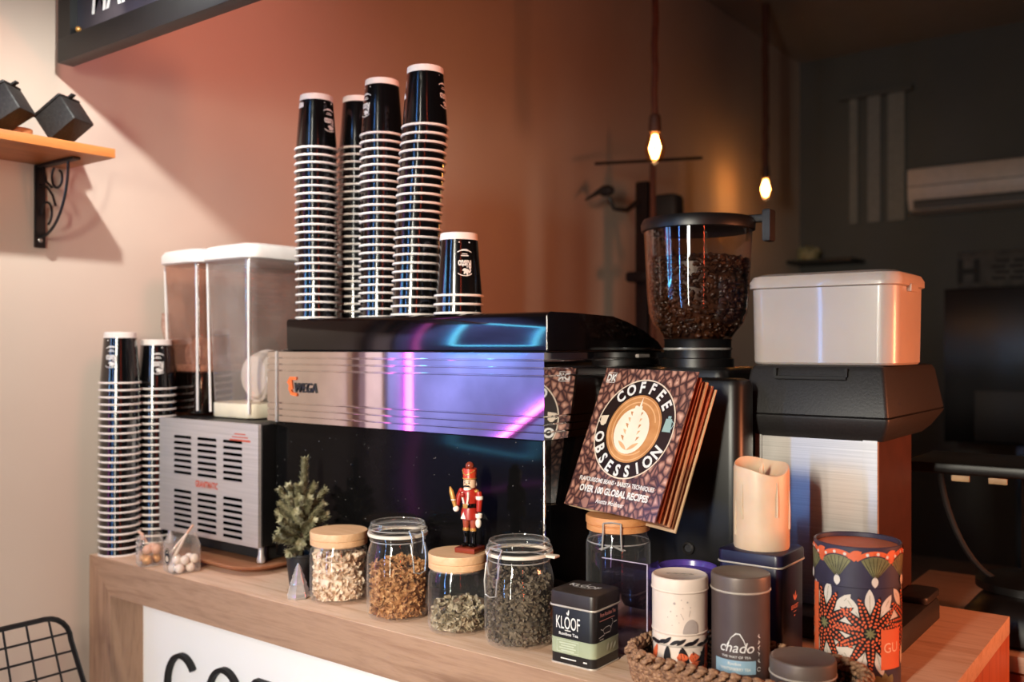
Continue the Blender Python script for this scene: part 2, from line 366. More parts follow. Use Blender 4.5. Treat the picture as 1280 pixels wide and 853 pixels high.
# ------------------------------------------------------------------ counter
YF, YBK, XL, XR = 1.068, 1.753, -1.967, -.284
t = thing('counter', 'long oak serving counter with a white front panel and black letters', 'counter', (XL, YF, 0))
build('worktop', MB().box(XL, XR, YF+.001, YBK, CT-.03, CT, .0012), M['oak'], t)
mb = MB()   # mitred front lip
mb.loft([[(XL, y, CT-.001), (XL+.085, y, CT-.077), (XR-.085, y, CT-.077), (XR, y, CT-.001)] for y in (YF, YF+.02)])
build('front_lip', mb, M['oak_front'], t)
build('underside', MB().box(XL+.085, XR-.085, YF+.004, YF+.09, CT-.077, CT-.03), M['oak'], t)
for x0, x1, s in ((XL, XL+.085, 1), (XR-.085, XR, -1)):
    mb = MB()
    a = [(x0, 0), (x1, 0), (x1, CT-.0775 if s > 0 else CT-.002), (x0, CT-.002 if s > 0 else CT-.0775)]
    mb.loft([[(x, y, z) for x, z in a] for y in (YF, YF+.095)])
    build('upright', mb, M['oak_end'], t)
build('end_panel', MB().box(XR-.03, XR-.0005, YF+.09, YBK, 0, CT-.03), M['reddish_wood'], t)['label'] = 'reddish upright board end'  # orange light from the right put into this board's reddish colour
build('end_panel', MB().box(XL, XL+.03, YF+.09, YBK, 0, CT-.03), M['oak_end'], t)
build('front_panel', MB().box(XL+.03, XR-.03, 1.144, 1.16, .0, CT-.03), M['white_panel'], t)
LW = .105; LH = .14
def letter_pts(ch):
    if ch == 'C': return [[(LW/2+LW/2*math.cos(a)*1.0, LH/2+LH/2*math.sin(a)) for a in [math.radians(q) for q in range(42, 320, 9)]]]
    if ch == 'O': return [[(LW/2+LW/2*math.cos(2*PI*i/36), LH/2+LH/2*math.sin(2*PI*i/36)) for i in range(37)]]
    if ch == 'F': return [[(.085, LH), (.008, LH), (.0, LH-.008), (0, 0)], [(0, LH*.5), (.07, LH*.5)]]
    if ch == 'E': return [[(.085, LH), (.008, LH), (.0, LH-.008), (0, .008), (.008, 0), (.085, 0)], [(0, LH*.5), (.07, LH*.5)]]
for i, ch in enumerate('COFFEE'):
    mb = MB(); fn = faceY(-1.779+i*.1445, 1.144, .768)
    for pl in letter_pts(ch):
        mb.ribbon(pl, .0095, lambda u, v, h: fn(u, v, h), False, .012)
    build('letter', mb, M['black_matte'], t)

# ------------------------------------------------------------------ espresso machine
t = thing('espresso_machine', 'wide black espresso machine with ribbed chrome band, its back to the room', 'coffee machine', (-1.19, 1.43, CT))
X0, X1, Y0, Y1 = -1.519, -.856, 1.215, 1.64
build('body', MB().box(X0+.004, X1-.002, Y0+.012, Y1, 1.13, 1.546, .004), M['black_satin'], t)
build('back_panel', MB().box(X0, X1, Y0, Y0+.014, 1.132, 1.404, .0015), M['black_panel'], t)['label'] = 'glossy speckled black panel'
build('side_panel', MB().box(X1-.014, X1+.0005, Y0+.015, Y1, 1.132, 1.404, .0015), M['black_gloss'], t)
prof = []
ZT, ZB = 1.5435, 1.402
def groove(z, w=.0016, dpt=.0042): return [(z+w, .0045), (z+w*.4, .0045-dpt), (z-w*.4, .0045-dpt), (z-w, .0045)]
prof = [(ZT, .0015), (ZT-.0015, .0045)]
for k in range(3): prof += groove(ZT-.0135-.0125*k)
for k in range(3): prof += groove(ZB+.0385-.0125*k)
prof += [(ZB+.0015, .0045), (ZB, .0015)]
mb = MB(); rings = []
for z, d in reversed(prof):
    rings.append([(X0+.012-d*0, 1.21-d, z), (X1+d, 1.21-d, z), (X1+d, 1.605, z), (X0+.012, 1.605, z)])
mb.loft(rings)
band = build('chrome_band', mb, M['chrome'], t, sharp=.5)
mb = MB(); rings = []
for z, d in reversed(prof):
    rings.append([(-1.537, 1.212-d, z), (-1.5075, 1.212-d, z), (-1.5075, 1.222, z), (-1.537, 1.222, z)])
mb.loft(rings)
build('band_end', mb, M['chrome'], t, sharp=.5)
build('band_joint', MB().box(-1.5075, -1.502, 1.203, 1.222, ZB, ZT, .001), M['wire'], t)
mb = MB()
yz = [(1.221, 1.546), (1.2195, 1.600), (1.222, 1.6055), (1.228, 1.608), (1.30, 1.608), (1.42, 1.6055), (1.47, 1.597), (1.53, 1.582), (1.585, 1.562), (1.607, 1.5465)]
mb.loft([[(x, y, z) for y, z in yz] for x in (-1.492, X1+.001)])
build('top_cover', mb, M['black_gloss'], t, sharp=.5)
build('corner_trim', MB().tube([(X1-.001, Y0-.001, 1.135), (X1-.001, Y0-.001, 1.402)], .0022, 8), M['chrome'], t)
build('corner_trim', MB().tube([(X1, 1.2205, 1.546), (X1, 1.2205, 1.602)], .0018, 8), M['chrome'], t)
for x in (X0+.06, X1-.06):
    for y in (Y0+.06, Y1-.06):
        build('foot', MB().lathe([(.02, 0), (.02, .02), (.016, .031)], (x, y, CT), 16, True, True), M['black_satin'], t)
mb = MB(); fn = faceY(-1.428, 1.2054, 1.464)
mb.text('WEGA', .0185, lambda u, v, h: fn(u+.010, v-.001, h), .004, .84, .12, .002)
lo = build('brand_lettering', mb, M['dark_print'], t)
mb = MB(); e = [(-.016, .026), (-.034, .026), (-.040, .018), (-.034, .013), (-.036, .006), (-.030, -.004), (-.014, -.006)]
mb.ribbon(e, .006, fn, False, .002)
mb.ribbon([(-.034, .024), (-.03, .004)], .007, fn, False, .0015)
build('emblem', mb, M['orange'], lo)['label'] = 'orange bracket emblem'
build('side_latch', MB().box(X1, X1+.008, 1.50, 1.54, 1.532, 1.5385, .001), M['wire'], t)

# ------------------------------------------------------------------ twin bowl drink dispenser
t = thing('drink_dispenser', 'twin bowl slush drink dispenser with steel louvred front and white lids', 'drink dispenser', (-1.69, 1.4, CT))
DX0, DX1, DY, DZ0, DZ1 = -1.872, -1.523, 1.18, 1.152, 1.397
build('cabinet', MB().box(DX0+.003, DX1, DY+.004, 1.60, DZ0, DZ1, .003), M['black_satin'], t)
mb = MB(); mb.box(DX0, DX1-.004, DY-.003, DY+.005, DZ0-.002, DZ1, .0015).mat(1)
cols = [(-1.815, -1.752), (-1.729, -1.664), (-1.640, -1.578)]
for a, b in cols:
    for zt in (1.361, 1.244):
        for k in range(7):
            z = zt-k*.0128
            mb.loft([[(a, y, z-.0058), (b, y, z-.0058), (b-.0015, y, z), (a+.0015, y, z)] for y in (DY-.0042, DY-.002)])
fp = build('front_panel', mb, [M['steel_panel'], M['slot']], t)
mb = MB(); mb.text('GRANITMATIC', .0135, faceY(-1.698, DY-.003, 1.2555), .03, .62)
build('red_lettering', mb, M['red_print'], fp)
mb = MB(); fn = faceY(-1.585, DY-.003, 1.375)
for k, w in enumerate((.018, .026, .034)):
    mb.ribbon([(-w, -.0065*k), (w, -.0065*k)], .0022 if k < 2 else .004, fn)
build('notice_print', mb, M['red_print'], fp)
build('base', MB().box(DX0+.03, DX1-.02, DY+.03, 1.57, 1.119, DZ0, .002), M['black_matte'], t)
for x in (DX0+.02, DX1-.014):
    for y in (DY+.012, 1.58):
        build('foot', MB().lathe([(.008, 1.119), (.009, 1.126), (.006, 1.136), (.006, DZ0+.001)], (x, y, 0), 14, True, True), M['wire'], t)
tr = thing('serving_tray', 'shallow brown rounded tray under the drink dispenser', 'tray', (-1.69, 1.4, CT))
mb = MB(); rings = []
for ins, z in ((.03, 1.1), (.028, 1.104), (.004, 1.112), (0, 1.118), (.004, 1.119), (.012, 1.117)):
    rings.append([(x, y, z) for x, y in rrect(-1.695, 1.37, .384-2*ins, .47-2*ins, .06, 6)])
mb.loft(rings)
build('tray_body', mb, M['tray'], tr)
def bowl_part(x0, x1, tp, label, wall):
    y0, y1 = 1.232, 1.52
    mb = MB(); rings = []
    for z, ins in ((1.398, .012), (1.404, .006), (1.45, .004), (1.743, -tp)):
        rings.append([(x, y, z) for x, y in rrect((x0+x1)/2, (y0+y1)/2, x1-x0-2*ins, y1-y0-2*ins, .022, 5)])
    mb.loft(rings, True, False)
    b = build('bowl', mb, wall, t); b['label'] = label
    mb = MB(); rings = []
    for ins, z in ((-tp-.004, 1.738), (-tp-.008, 1.741), (-tp-.008, 1.758), (-tp-.002, 1.768), (.012, 1.774)):
        rings.append([(x, y, z) for x, y in rrect((x0+x1)/2, (y0+y1)/2, x1-x0-2*ins, y1-y0-2*ins, .03, 5)])
    mb.loft(rings)
    build('lid', mb, M['white_plastic'], b)
    for q in ((x1-.006-tp*.6, y0+.004), (x0+.006, y0+.004)):
        build('corner_rib', MB().tube([(q[0], q[1], 1.41), (q[0]+(tp if q[0] > x0+.05 else -tp)*.8, q[1]-tp*.8, 1.735)], .0028, 6), M['white_plastic'], b)
    return b
b1 = bowl_part(-1.933, -1.806, .008, 'brown stained clear bowl, half full', M['smoke'])
b2 = bowl_part(-1.775, -1.625, .006, 'milky clear bowl, empty', M['bowl'])
build('drink', MB().rbox(-1.8695, 1.376, .112, .27, 1.402, 1.495, .018, .003), M['liquid'], b1)
build('froth', MB().rbox(-1.8695, 1.376, .113, .271, 1.4955, 1.512, .018, .004), M['foam'], b1)
mb = MB(); i0 = len(mb.v)
mb.lathe([(.05, 0), (.05, .2), (.04, .215), (.0, .218)], (0, 0, 0), 28, True)
mb.map(i0, lambda x, y, z: (-1.862+x*.8, 1.47-z, 1.535+y*.8))
build('drum', mb, M['foam'], b1)
build('bowl_seat', MB().rbox(-1.70, 1.376, .142, .28, 1.399, 1.432, .02, .004), M['cream_plastic'], b2)
mb = MB(); i0 = len(mb.v)
mb.lathe([(.052, 0), (.052, .17), (.044, .185), (.022, .193), (.0, .195)], (0, 0, 0), 32, True)
mb.map(i0, lambda x, y, z: (-1.683+x, 1.47-z, 1.488+y))
build('drum', mb, M['white_plastic'], b2)
mb = MB(); pts = [(-1.683+.055*math.cos(a), 1.45-.17*a/(6*PI), 1.488+.055*math.sin(a)) for a in [6*PI*i/60 for i in range(61)]]
build('stirrer', mb.tube(pts, .004, 6), M['white_plastic'], b2)
build('spout', MB().tube([(-1.945, 1.27, 1.56), (-1.958, 1.255, 1.57), (-1.962, 1.25, 1.60), (-1.958, 1.25, 1.63)], .011, 10), M['foam'], b1)

# ------------------------------------------------------------------ paper cups, each one a thing
CR, CB, CH, PITCH = .0425, .0325, .112, .0155
def cup_r(z): return CR+(CB-CR)*z/CH
mb = MB(); mb.lathe([(CR-.0012, .0015), (cup_r(.1), .1)], n=28)
body_me = build('sleeve', mb, M['cup']); cup_sleeve = body_me.data; bpy.data.objects.remove(body_me)
mb = MB(); mb.lathe([(CR-.002, 0), (CR+.0010, .0003), (CR+.0018, .0022), (CR+.0010, .0041), (CR-.0018, .0044)], n=28)
o_ = build('rim', mb, M['cupwhite']); cup_rim = o_.data; bpy.data.objects.remove(o_)
mb = MB(); mb.lathe([(cup_r(.1)+.0003, .0995), (CB+.0003, CH-.001), (CB-.001, CH), (CB-.003, CH), (CB-.004, CH-.006), (0, CH-.006)], n=28)
o_ = build('cup_base', mb, M['cupwhite']); cup_base = o_.data; bpy.data.objects.remove(o_)
def logo_mesh():
    mb = MB()
    def fn(u, v, h):
        z = .058-v; r = cup_r(z)+.0005; a = -u/r     # the cup stands upside down, so the print is turned round
        return (r*math.cos(a), r*math.sin(a), z)
    mb.text('Risto', .0135, lambda u, v, h: fn(u, v-.004, h), .035, .62)
    mb.ribbon(arc(0, 0, .0225, math.radians(125), math.radians(55), 12), .0014, fn)
    mb.ribbon(arc(0, 0, .0225, math.radians(235), math.radians(305), 12), .0014, fn)
    mb.ribbon(arc(0, 0, .0225, math.radians(255), math.radians(285), 6), .003, fn)
    mb.ribbon([(-.007, -.0125), (.007, -.0125)], .0016, fn); mb.ribbon([(-.005, -.0155), (.005, -.0155)], .0012, fn)
    mb.ribbon([(-.0105, -.036), (.0105, -.036)], .0019, fn)
    for a, l in ((60, .011), (95, .012), (130, .010), (20, .009)):      # small plume above the word
        mb.leafstrip(-.003, .0105, math.radians(a), l, .0042, fn, 6)
    mb.ribbon([(-.008, .008), (-.0105, .013), (-.008, .018)], .002, fn)
    o = build('printed_logo', mb, M['print_white']); me = o.data; bpy.data.objects.remove(o); return me
cup_logo = logo_mesh()
ORD = 'topmost second third fourth fifth sixth seventh eighth ninth tenth eleventh twelfth thirteenth fourteenth fifteenth sixteenth seventeenth eighteenth nineteenth twentieth twenty-first twenty-second twenty-third twenty-fourth twenty-fifth twenty-sixth'.split()
def cup_stack(x, y, z0, n, where, group, logo_off, lean=(0, 0), wob=.0006, seed=1):
    q = random.Random(seed)
    for i in range(n):                                    # i = 0 is the top cup
        k = n-1-i; f = k/max(n-1, 1)
        cx = x+lean[0]*f**1.5+q.uniform(-wob, wob); cy = y+lean[1]*f**1.5+q.uniform(-wob, wob); z = z0+k*PITCH
        lab = ('topmost black paper cup of ' if i == 0 else ('lowest' if i == n-1 else ORD[i]+' highest') + ' black paper cup in ')+where
        o = thing('paper_cup', lab, 'paper cup', (cx, cy, z), camdir(cx, cy)+logo_off, group)
        for nm, me in (('sleeve', cup_sleeve), ('rim', cup_rim), ('cup_base', cup_base)) + ((('printed_logo', cup_logo),) if i == 0 else ()):
            c = bpy.data.objects.new(nm, me); C.objects.link(c); c.parent = o
            if nm == 'cup_base' or nm == 'rim': c['label'] = 'white card ' + ('base' if nm == 'cup_base' else 'rolled rim')
ZM = 1.608
cup_stack(-1.465, 1.276, ZM, 23, 'the leftmost stack on the espresso machine', 'cups in leftmost tall stack', .75, (-.004, 0), seed=2)
cup_stack(-1.452, 1.372, ZM-.0005, 24, 'the second stack on the coffee machine', 'cups in second tall stack', 1.15, (.0, .006), seed=3)
cup_stack(-1.326, 1.318, ZM, 24, 'the third stack on the coffee machine', 'cups in third tall stack', -1.0, (.004, 0), seed=4)
cup_stack(-1.184, 1.264, ZM, 23, 'the tall leaning stack on the coffee machine', 'cups in the tallest leaning stack', 1.1, (.022, .004), seed=5)
cup_stack(-1.074, 1.259, ZM, 3, 'the short stack on the coffee machine', 'cups in the short stack', .28, seed=6)
cup_stack(-1.922, 1.1115, CT, 25, 'the stack on the counter end beside the wall', 'cups in stack at counter end', -.5, (.004, 0), seed=7)
cup_stack(-1.9165, 1.1965, CT, 24, 'the stack half hidden behind the drink dispenser', 'cups in stack behind dispenser', .1, (0, -.0), seed=8)

# ------------------------------------------------------------------ bean grinder
t = thing('bean_grinder', 'tall black coffee grinder with clear hopper full of beans', 'coffee grinder', (-.755, 1.55, CT))
GX, GY = -.775, 1.59
build('body', MB().box(-.838, -.612, 1.405, 1.474, CT, 1.50, .012, .02), M['black_satin'], t)
build('rear_body', MB().box(-.84, -.668, 1.4745, 1.70, CT, 1.515, .012, .02), M['black_satin'], t)
mb = MB(); i0 = len(mb.v); mb.lathe([(.0105, 0), (.0105, .006), (.0075, .008), (.006, .004), (0, .004)], n=20)
mb.map(i0, lambda x, y, z: (-.70+x, 1.405-z, 1.22+y))
build('knob', mb, M['black_plastic'], t)
build('collar', MB().lathe([(.066, 1.505), (.066, 1.53), (.061, 1.532), (.061, 1.562), (.063, 1.566)], (GX, GY, 0), 36, True, True), M['black_satin'], t)
build('collar_ring', MB().lathe([(.0625, 1.546), (.0632, 1.548), (.0625, 1.55)], (GX, GY, 0), 36), M['wire'], t)
hop = build('hopper', MB().lathe([(.058, 1.562), (.066, 1.575), (.082, 1.595), (.0895, 1.615), (.093, 1.65), (.099, 1.772)], (GX, GY, 0), 48), M['hopper'], t)
build('hopper_lid', MB().lathe([(.0985, 1.764), (.1035, 1.766), (.1045, 1.778), (.1, 1.787), (.08, 1.790), (0, 1.791)], (GX, GY, 0), 48, True), M['black_satin'], hop)
mb = MB(); mb.box(GX+.085, GX+.128, GY+.028, GY+.042, 1.778, 1.792, .003); mb.box(GX+.116, GX+.130, GY+.022, GY+.048, 1.742, 1.80, .003)
build('lid_tab', mb, M['black_plastic'], hop)
# the beans: hundreds poured loose
mb = MB(); q = random.Random(11)
def hop_r(z):
    pr = [(1.562, .058), (1.575, .066), (1.595, .082), (1.615, .0895), (1.65, .093), (1.772, .099)]
    for (z0, r0), (z1, r1) in zip(pr, pr[1:]):
        if z <= z1: return r0+(r1-r0)*(z-z0)/(z1-z0)
    return .099
def bean(c, s):
    R = Matrix.Rotation(q.uniform(0, 2*PI), 3, 'Z') @ Matrix.Rotation(q.uniform(0, 2*PI), 3, 'X') @ Matrix.Rotation(q.uniform(0, 2*PI), 3, 'Z')
    i0 = len(mb.v); mb.ball((0, 0, 0), (s, s*.72, s*.5), 8, 6)
    def fn(x, y, z):
        if z > 0: z *= .55+.45*min(1, abs(y)/(s*.28))      # the groove on the flat side
        v = R @ Vector((x, y, z)); return (c[0]+v.x, c[1]+v.y, c[2]+v.z)
    mb.map(i0, fn)
for _ in range(1500):
    z = q.uniform(1.572, 1.712); a = q.uniform(0, 2*PI); r = hop_r(z)-.0065-abs(q.gauss(0, .004))
    bean((GX+r*math.cos(a), GY+r*math.sin(a), z), .0062)
for _ in range(500):
    a = q.uniform(0, 2*PI); r = .088*math.sqrt(q.random()); bean((GX+r*math.cos(a), GY+r*math.sin(a), 1.708+.012*(1-r/.09)+q.uniform(-.004, .004)), .0062)
mb.lathe([(.045, 1.566), (.074, 1.6), (.082, 1.65), (.084, 1.704), (0, 1.712)], (GX, GY, 0), 24, True)
solo('coffee_beans', mb, M['bean'], 'dark roasted coffee beans filling the clear grinder hopper', 'coffee beans', kind='stuff')

# ------------------------------------------------------------------ steel dispensing machine at the right
t = thing('dispensing_machine', 'upright steel fronted dispensing machine with a wide black head', 'dispensing machine', (-.525, 1.6, CT))
build('column', MB().box(-.622, -.427, 1.503, 1.70, 1.12, 1.415, .004), M['dark_side'], t)['label'] = 'dark brown red lit side casing'
fr = build('steel_front', MB().box(-.612, -.448, 1.497, 1.5035, 1.12, 1.41, .001), M['steel'], t)
for x0, x1 in ((-.6235, -.6125), (-.4475, -.4255)):
    build('steel_trim', MB().box(x0, x1, 1.4955, 1.504, 1.12, 1.41, .001), M['steel'], t)
mb = MB(); rings = []
for z, xa, xb, ya, yb in ((1.404, -.622, -.418, 1.497, 1.74), (1.414, -.632, -.412, 1.487, 1.78), (1.436, -.641, -.404, 1.478, 1.83), (1.440, -.641, -.404, 1.478, 1.84), (1.4415, -.637, -.408, 1.482, 1.835), (1.443, -.640, -.405, 1.479, 1.84), (1.512, -.632, -.414, 1.492, 1.815), (1.520, -.628, -.418, 1.498, 1.81), (1.522, -.62, -.426, 1.506, 1.80)):
    rings.append([(x, y, z) for x, y in rrect((xa+xb)/2, (ya+yb)/2, xb-xa, yb-ya, .006, 3)])
mb.loft(rings)
hd = build('head', mb, M['black_plastic'], t)
mb = MB(); mb.box(-.585, -.470, 1.4835, 1.496, 1.499, 1.5045, .001); mb.box(-.587, -.583, 1.484, 1.496, 1.504, 1.517); mb.box(-.472, -.468, 1.484, 1.496, 1.504, 1.517)
build('lid_slot', mb, M['black_matte'], hd)
mb = MB(); rings = []
for z, ins in ((CT, .0), (1.125, .0), (1.133, .004), (1.136, .012)):
    rings.append([(x, y, z) for x, y in rrect(-.4935, 1.56, .237-2*ins, .26-2*ins, .02, 4)])
mb.loft(rings)
ft = build('foot', mb, M['black_plastic'], t)
build('foot_lip', MB().box(-.425, -.378, 1.60, 1.69, 1.134, 1.1465, .003, .01), M['black_plastic'], ft)
# clear storage tub standing on the machine
t = thing('storage_box', 'milky translucent storage box with lid on top of dispensing machine', 'storage box', (-.52, 1.6, 1.522))
mb = MB(); rings = []
for z, ins in ((1.5225, .004), (1.526, .001), (1.648, -.001)):
    rings.append([(x, y, z) for x, y in rrect(-.521, 1.595, .238-2*ins, .178-2*ins, .028, 6)])
mb.loft(rings)
build('box_body', mb, M['milky'], t)
mb = MB(); rings = []
for z, ins in ((1.6485, -.003), (1.650, -.0055), (1.660, -.0055), (1.669, -.001), (1.6735, .01), (1.674, .02)):
    rings.append([(x, y, z) for x, y in rrect(-.521, 1.595, .238-2*ins, .178-2*ins, .03, 6)])
mb.loft(rings)
ld = build('box_lid', mb, M['milky'], t)
build('lid_clip', MB().box(-.4035, -.394, 1.57, 1.61, 1.640, 1.653, .002), M['milky'], ld)

# ------------------------------------------------------------------ the recipe book
bk = thing('cookbook', 'coffee recipe book with bean cover leaning above the wooden lidded jar', 'book', (-.846, 1.255, 1.2985))
Rm = Matrix(((.968, .227, .111), (-.252, .891, .377), (-.013, -.393, .919)))
bk.rotation_euler = Rm.to_euler()
W, Hh = .197, .237
cv = build('front_cover', MB().box(0, W, 0, .0022, 0, Hh, .0006), M['beanprint'], bk, False)
def bf(u, v, h): return (u, -.0005-h, v)
def lay(k): return lambda u, v, h: (u, -.0005-.00025*k, v)
CU, CV, R1, R2 = .1005, .137, .0825, .056
mb = MB(); mb.mat(0).disc(CU, CV, R1, lay(1), 56).mat(1).ribbon(arc(CU, CV, R1-.001, 0, 2*PI, 60), .0022, lay(2))
mb.mat(2).disc(CU, CV, R2, lay(2), 48).mat(3).ribbon(arc(CU, CV, R2*.93, 0, 2*PI, 48), .0016, lay(3)).ribbon(arc(CU, CV, R2*.78, 0.3, 2*PI-.9, 40), .0022, lay(3)).mat(4)
mb.disc(CU-.003, CV-.004, .036, lay(3), 32, .038).mat(2)
for k in range(6):
    for s in (-1, 1):
        mb.mat(2 if k % 2 else 3).leafstrip(CU-.002, CV-.036+k*.011, PI/2-s*1.0, .026-.002*k, .006, lay(4), 6)
mb.mat(4)
for k in range(6):
    for s in (-1, 1):
        mb.leafstrip(CU-.001, CV-.028+k*.0115, PI/2-s*.75, .020-.0018*k, .009, lay(5), 6)
mb.leafstrip(CU-.001, CV-.03, PI/2-.05, .083, .007, lay(6), 8)
emb = build('cover_emblem', mb, [M['brown_print'], M['cream_line'], M['latte'], M['crema'], M['milkfoam']], cv, False)
mb = MB()
def arc_text(s, r, a0, a1, size, bottom):
    for i, ch in enumerate(s):
        a = math.radians(a0+(a1-a0)*i/(len(s)-1))
        th = a-PI/2 if not bottom else a+PI/2
        ca, sa = math.cos(th), math.sin(th)
        cx, cy = CU+r*math.cos(a), CV+r*math.sin(a)
        mb.text(ch, size, lambda u, v, h, ca=ca, sa=sa, cx=cx, cy=cy: lay(5)(cx+ca*u-sa*(v-size/2), cy+sa*u+ca*(v-size/2), 0), .035, .9)
arc_text('COFFEE', .0695, 133, 38, .0185, False)
build('title', mb, M['print_white'], emb, False); mb = MB()
arc_text('OBSESSION', .0695, 196, 332, .0185, True)
build('title', mb, M['print_white'], emb, False)
mb = MB(); mb.mat(0).shape([(CU-.081+.004, CV+.016), (CU-.081+.020, CV+.018), (CU-.081+.0185, CV+.004), (CU-.081+.014, CV), (CU-.081+.009, CV), (CU-.081+.0055, CV+.004)], lay(5)).ribbon(arc(CU-.0755, CV+.010, .0045, 1.8, 4.6, 8), .0016, lay(5))
mb.mat(1).shape([(CU+.062, CV+.021), (CU+.074, CV+.021), (CU+.077, CV+.0), (CU+.060, CV+.0)], lay(5)).ribbon([(CU+.075, CV+.018), (CU+.0795, CV+.014), (CU+.0765, CV+.005)], .0016, lay(5)).ribbon([(CU+.065, CV+.0235), (CU+.071, CV+.0235)], .004, lay(5))
build('cup_icons', mb, [M['cream_line'], M['teal_print']], emb, False)
mb = MB()
mb.text('FLAVOURSOME BEANS • BARISTA TECHNIQUES', .0068, lambda u, v, h: lay(2)(.098+u, .0435+v, 0), .03, .80)
mb.text('OVER 100 GLOBAL RECIPES', .0105, lambda u, v, h: lay(2)(.098+u, .0265+v, 0), .04, .84)
mb.text('Anette Moldvaer', .0072, lambda u, v, h: lay(2)(.098+u, .0115+v, 0), .015, .85)
build('cover_lines', mb, M['print_white'], cv, False)
mb = MB(); mb.text('DK', .012, lambda u, v, h: lay(2)(.018+u, .214+v, 0), .03, .9)
mb.ribbon([(.0085, .2115), (.0275, .2115), (.0275, .2285), (.0085, .2285), (.0085, .2115)], .0012, lay(2))
build('publisher_mark', mb, M['print_white'], cv, False)
q = random.Random(5)
for k in range(13):
    th = math.radians(.9+k*1.05+q.uniform(-.35, .35)); w = .188+q.uniform(-.004, .004); tk = q.uniform(.0018, .0042)
    mb = MB(); rings = []; top = Hh-.004-.005*(k % 4 == 1)
    for i in range(9):
        x = w*i/8; bow = q.choice((.004, -.002, .0025))*math.sin(PI*i/8) if i == 4 else .002*math.sin(PI*i/8); y = .0026+x*math.sin(th)+bow+k*.0005
        wv = .0035*math.sin(k*1.7)*i/8      # the leaves curl towards the outer edge
        rings.append([(x*math.cos(th), y+wv, .004), (x*math.cos(th), y+tk+wv, .004), (x*math.cos(th), y+tk-wv, top), (x*math.cos(th), y-wv, top)])
    mb.loft(rings)
    build('page_bundle', mb, M['pages_red'] if k % 4 == 2 else M['pages'], bk, False)
th = math.radians(15.2); mb = MB()
mb.loft([[(x*math.cos(th), .009+x*math.sin(th)+d, z) for x, z in ((0, 0), (W-.003, 0), (W-.003, Hh-.006), (0, Hh-.006))] for d in (0, .0022)])
build('back_cover', mb, M['backcover'], bk, False)
build('spine', MB().box(-.001, .001, 0, .011, 0, Hh, .0003), M['beanprint'], bk, False)

# ------------------------------------------------------------------ jars
def flakes(n, R, z0, z1, size, seed, slope=0.0, thin=.55):
    q = random.Random(seed); mb = MB()
    for i in range(n):
        a = q.uniform(0, 2*PI)
        if i % 4 == 0: r = R*math.sqrt(q.random()); top = True
        else: r = R*(1-abs(q.gauss(0, .05))); top = False
        lim = z1+slope*math.cos(a-2.2)*r/R
        z = lim+q.uniform(-.003, .004) if top else z0+(lim-z0)*q.random()
        s = size*q.uniform(.6, 1.25); w = s*q.uniform(.4, thin+.3); cur = q.uniform(-.4, .4)*s
        Rm_ = Matrix.Rotation(q.uniform(0, 2*PI), 3, 'Z') @ Matrix.Rotation(q.uniform(-1.4, 1.4), 3, 'X') @ Matrix.Rotation(q.uniform(-1.4, 1.4), 3, 'Y')
        r = max(0, r-s*.5) if not top else min(r, R-s*.6)
        vs = []
        for u in (-.5, 0, .5):
            for v in (-.5, .5):
                p = Rm_ @ Vector((u*s, v*w*(1 if u == 0 else .55), cur*(.25-u*u)))
                pz = max(z+p.z, z0)
                vs.append((r*math.cos(a)+p.x, r*math.sin(a)+p.y, pz))
        mb.add(vs, [(0, 1, 3, 2), (2, 3, 5, 4)])
    mb.lathe([(R*.8, z0), (R*.84, z0+(z1-z0)*.5), (R*.8, z1-abs(slope)-.004), (0, z1-abs(slope)-.002)], n=20, cap0=True)
    return mb
def wood_jar(x, y, r, h, label, lid_m, tall=False):
    t = thing('storage_jar', label, 'jar', (x, y, CT))
    zl = h-.024
    g = MB(); g.lathe([(0, .0035), (r*.8, .003), (r*.93, .0005), (r*.985, .006), (r, .014), (r, zl-.018), (r*.975, zl-.009), (r*.9, zl-.002), (r*.885, zl+.004)], n=48)
    build('glass_body', g, M['glass'], t, False)
    l = MB(); l.lathe([(r*.88, zl-.002), (r*.88, zl+.001), (r*.985, zl+.001), (r*.985, zl+.0085), (r*.965, zl+.0095), (r*.965, zl+.0105), (r*.99, zl+.0115), (r*.995, zl+.022), (r*.98, h), (0, h+.0002)], n=48, cap0=True)
    build('wooden_lid', l, lid_m, t, False)
    build('seal', MB().lathe([(r*.89, zl-.004), (r*.905, zl-.002), (r*.89, zl)], n=48), M['clear'], t, False)
    return t
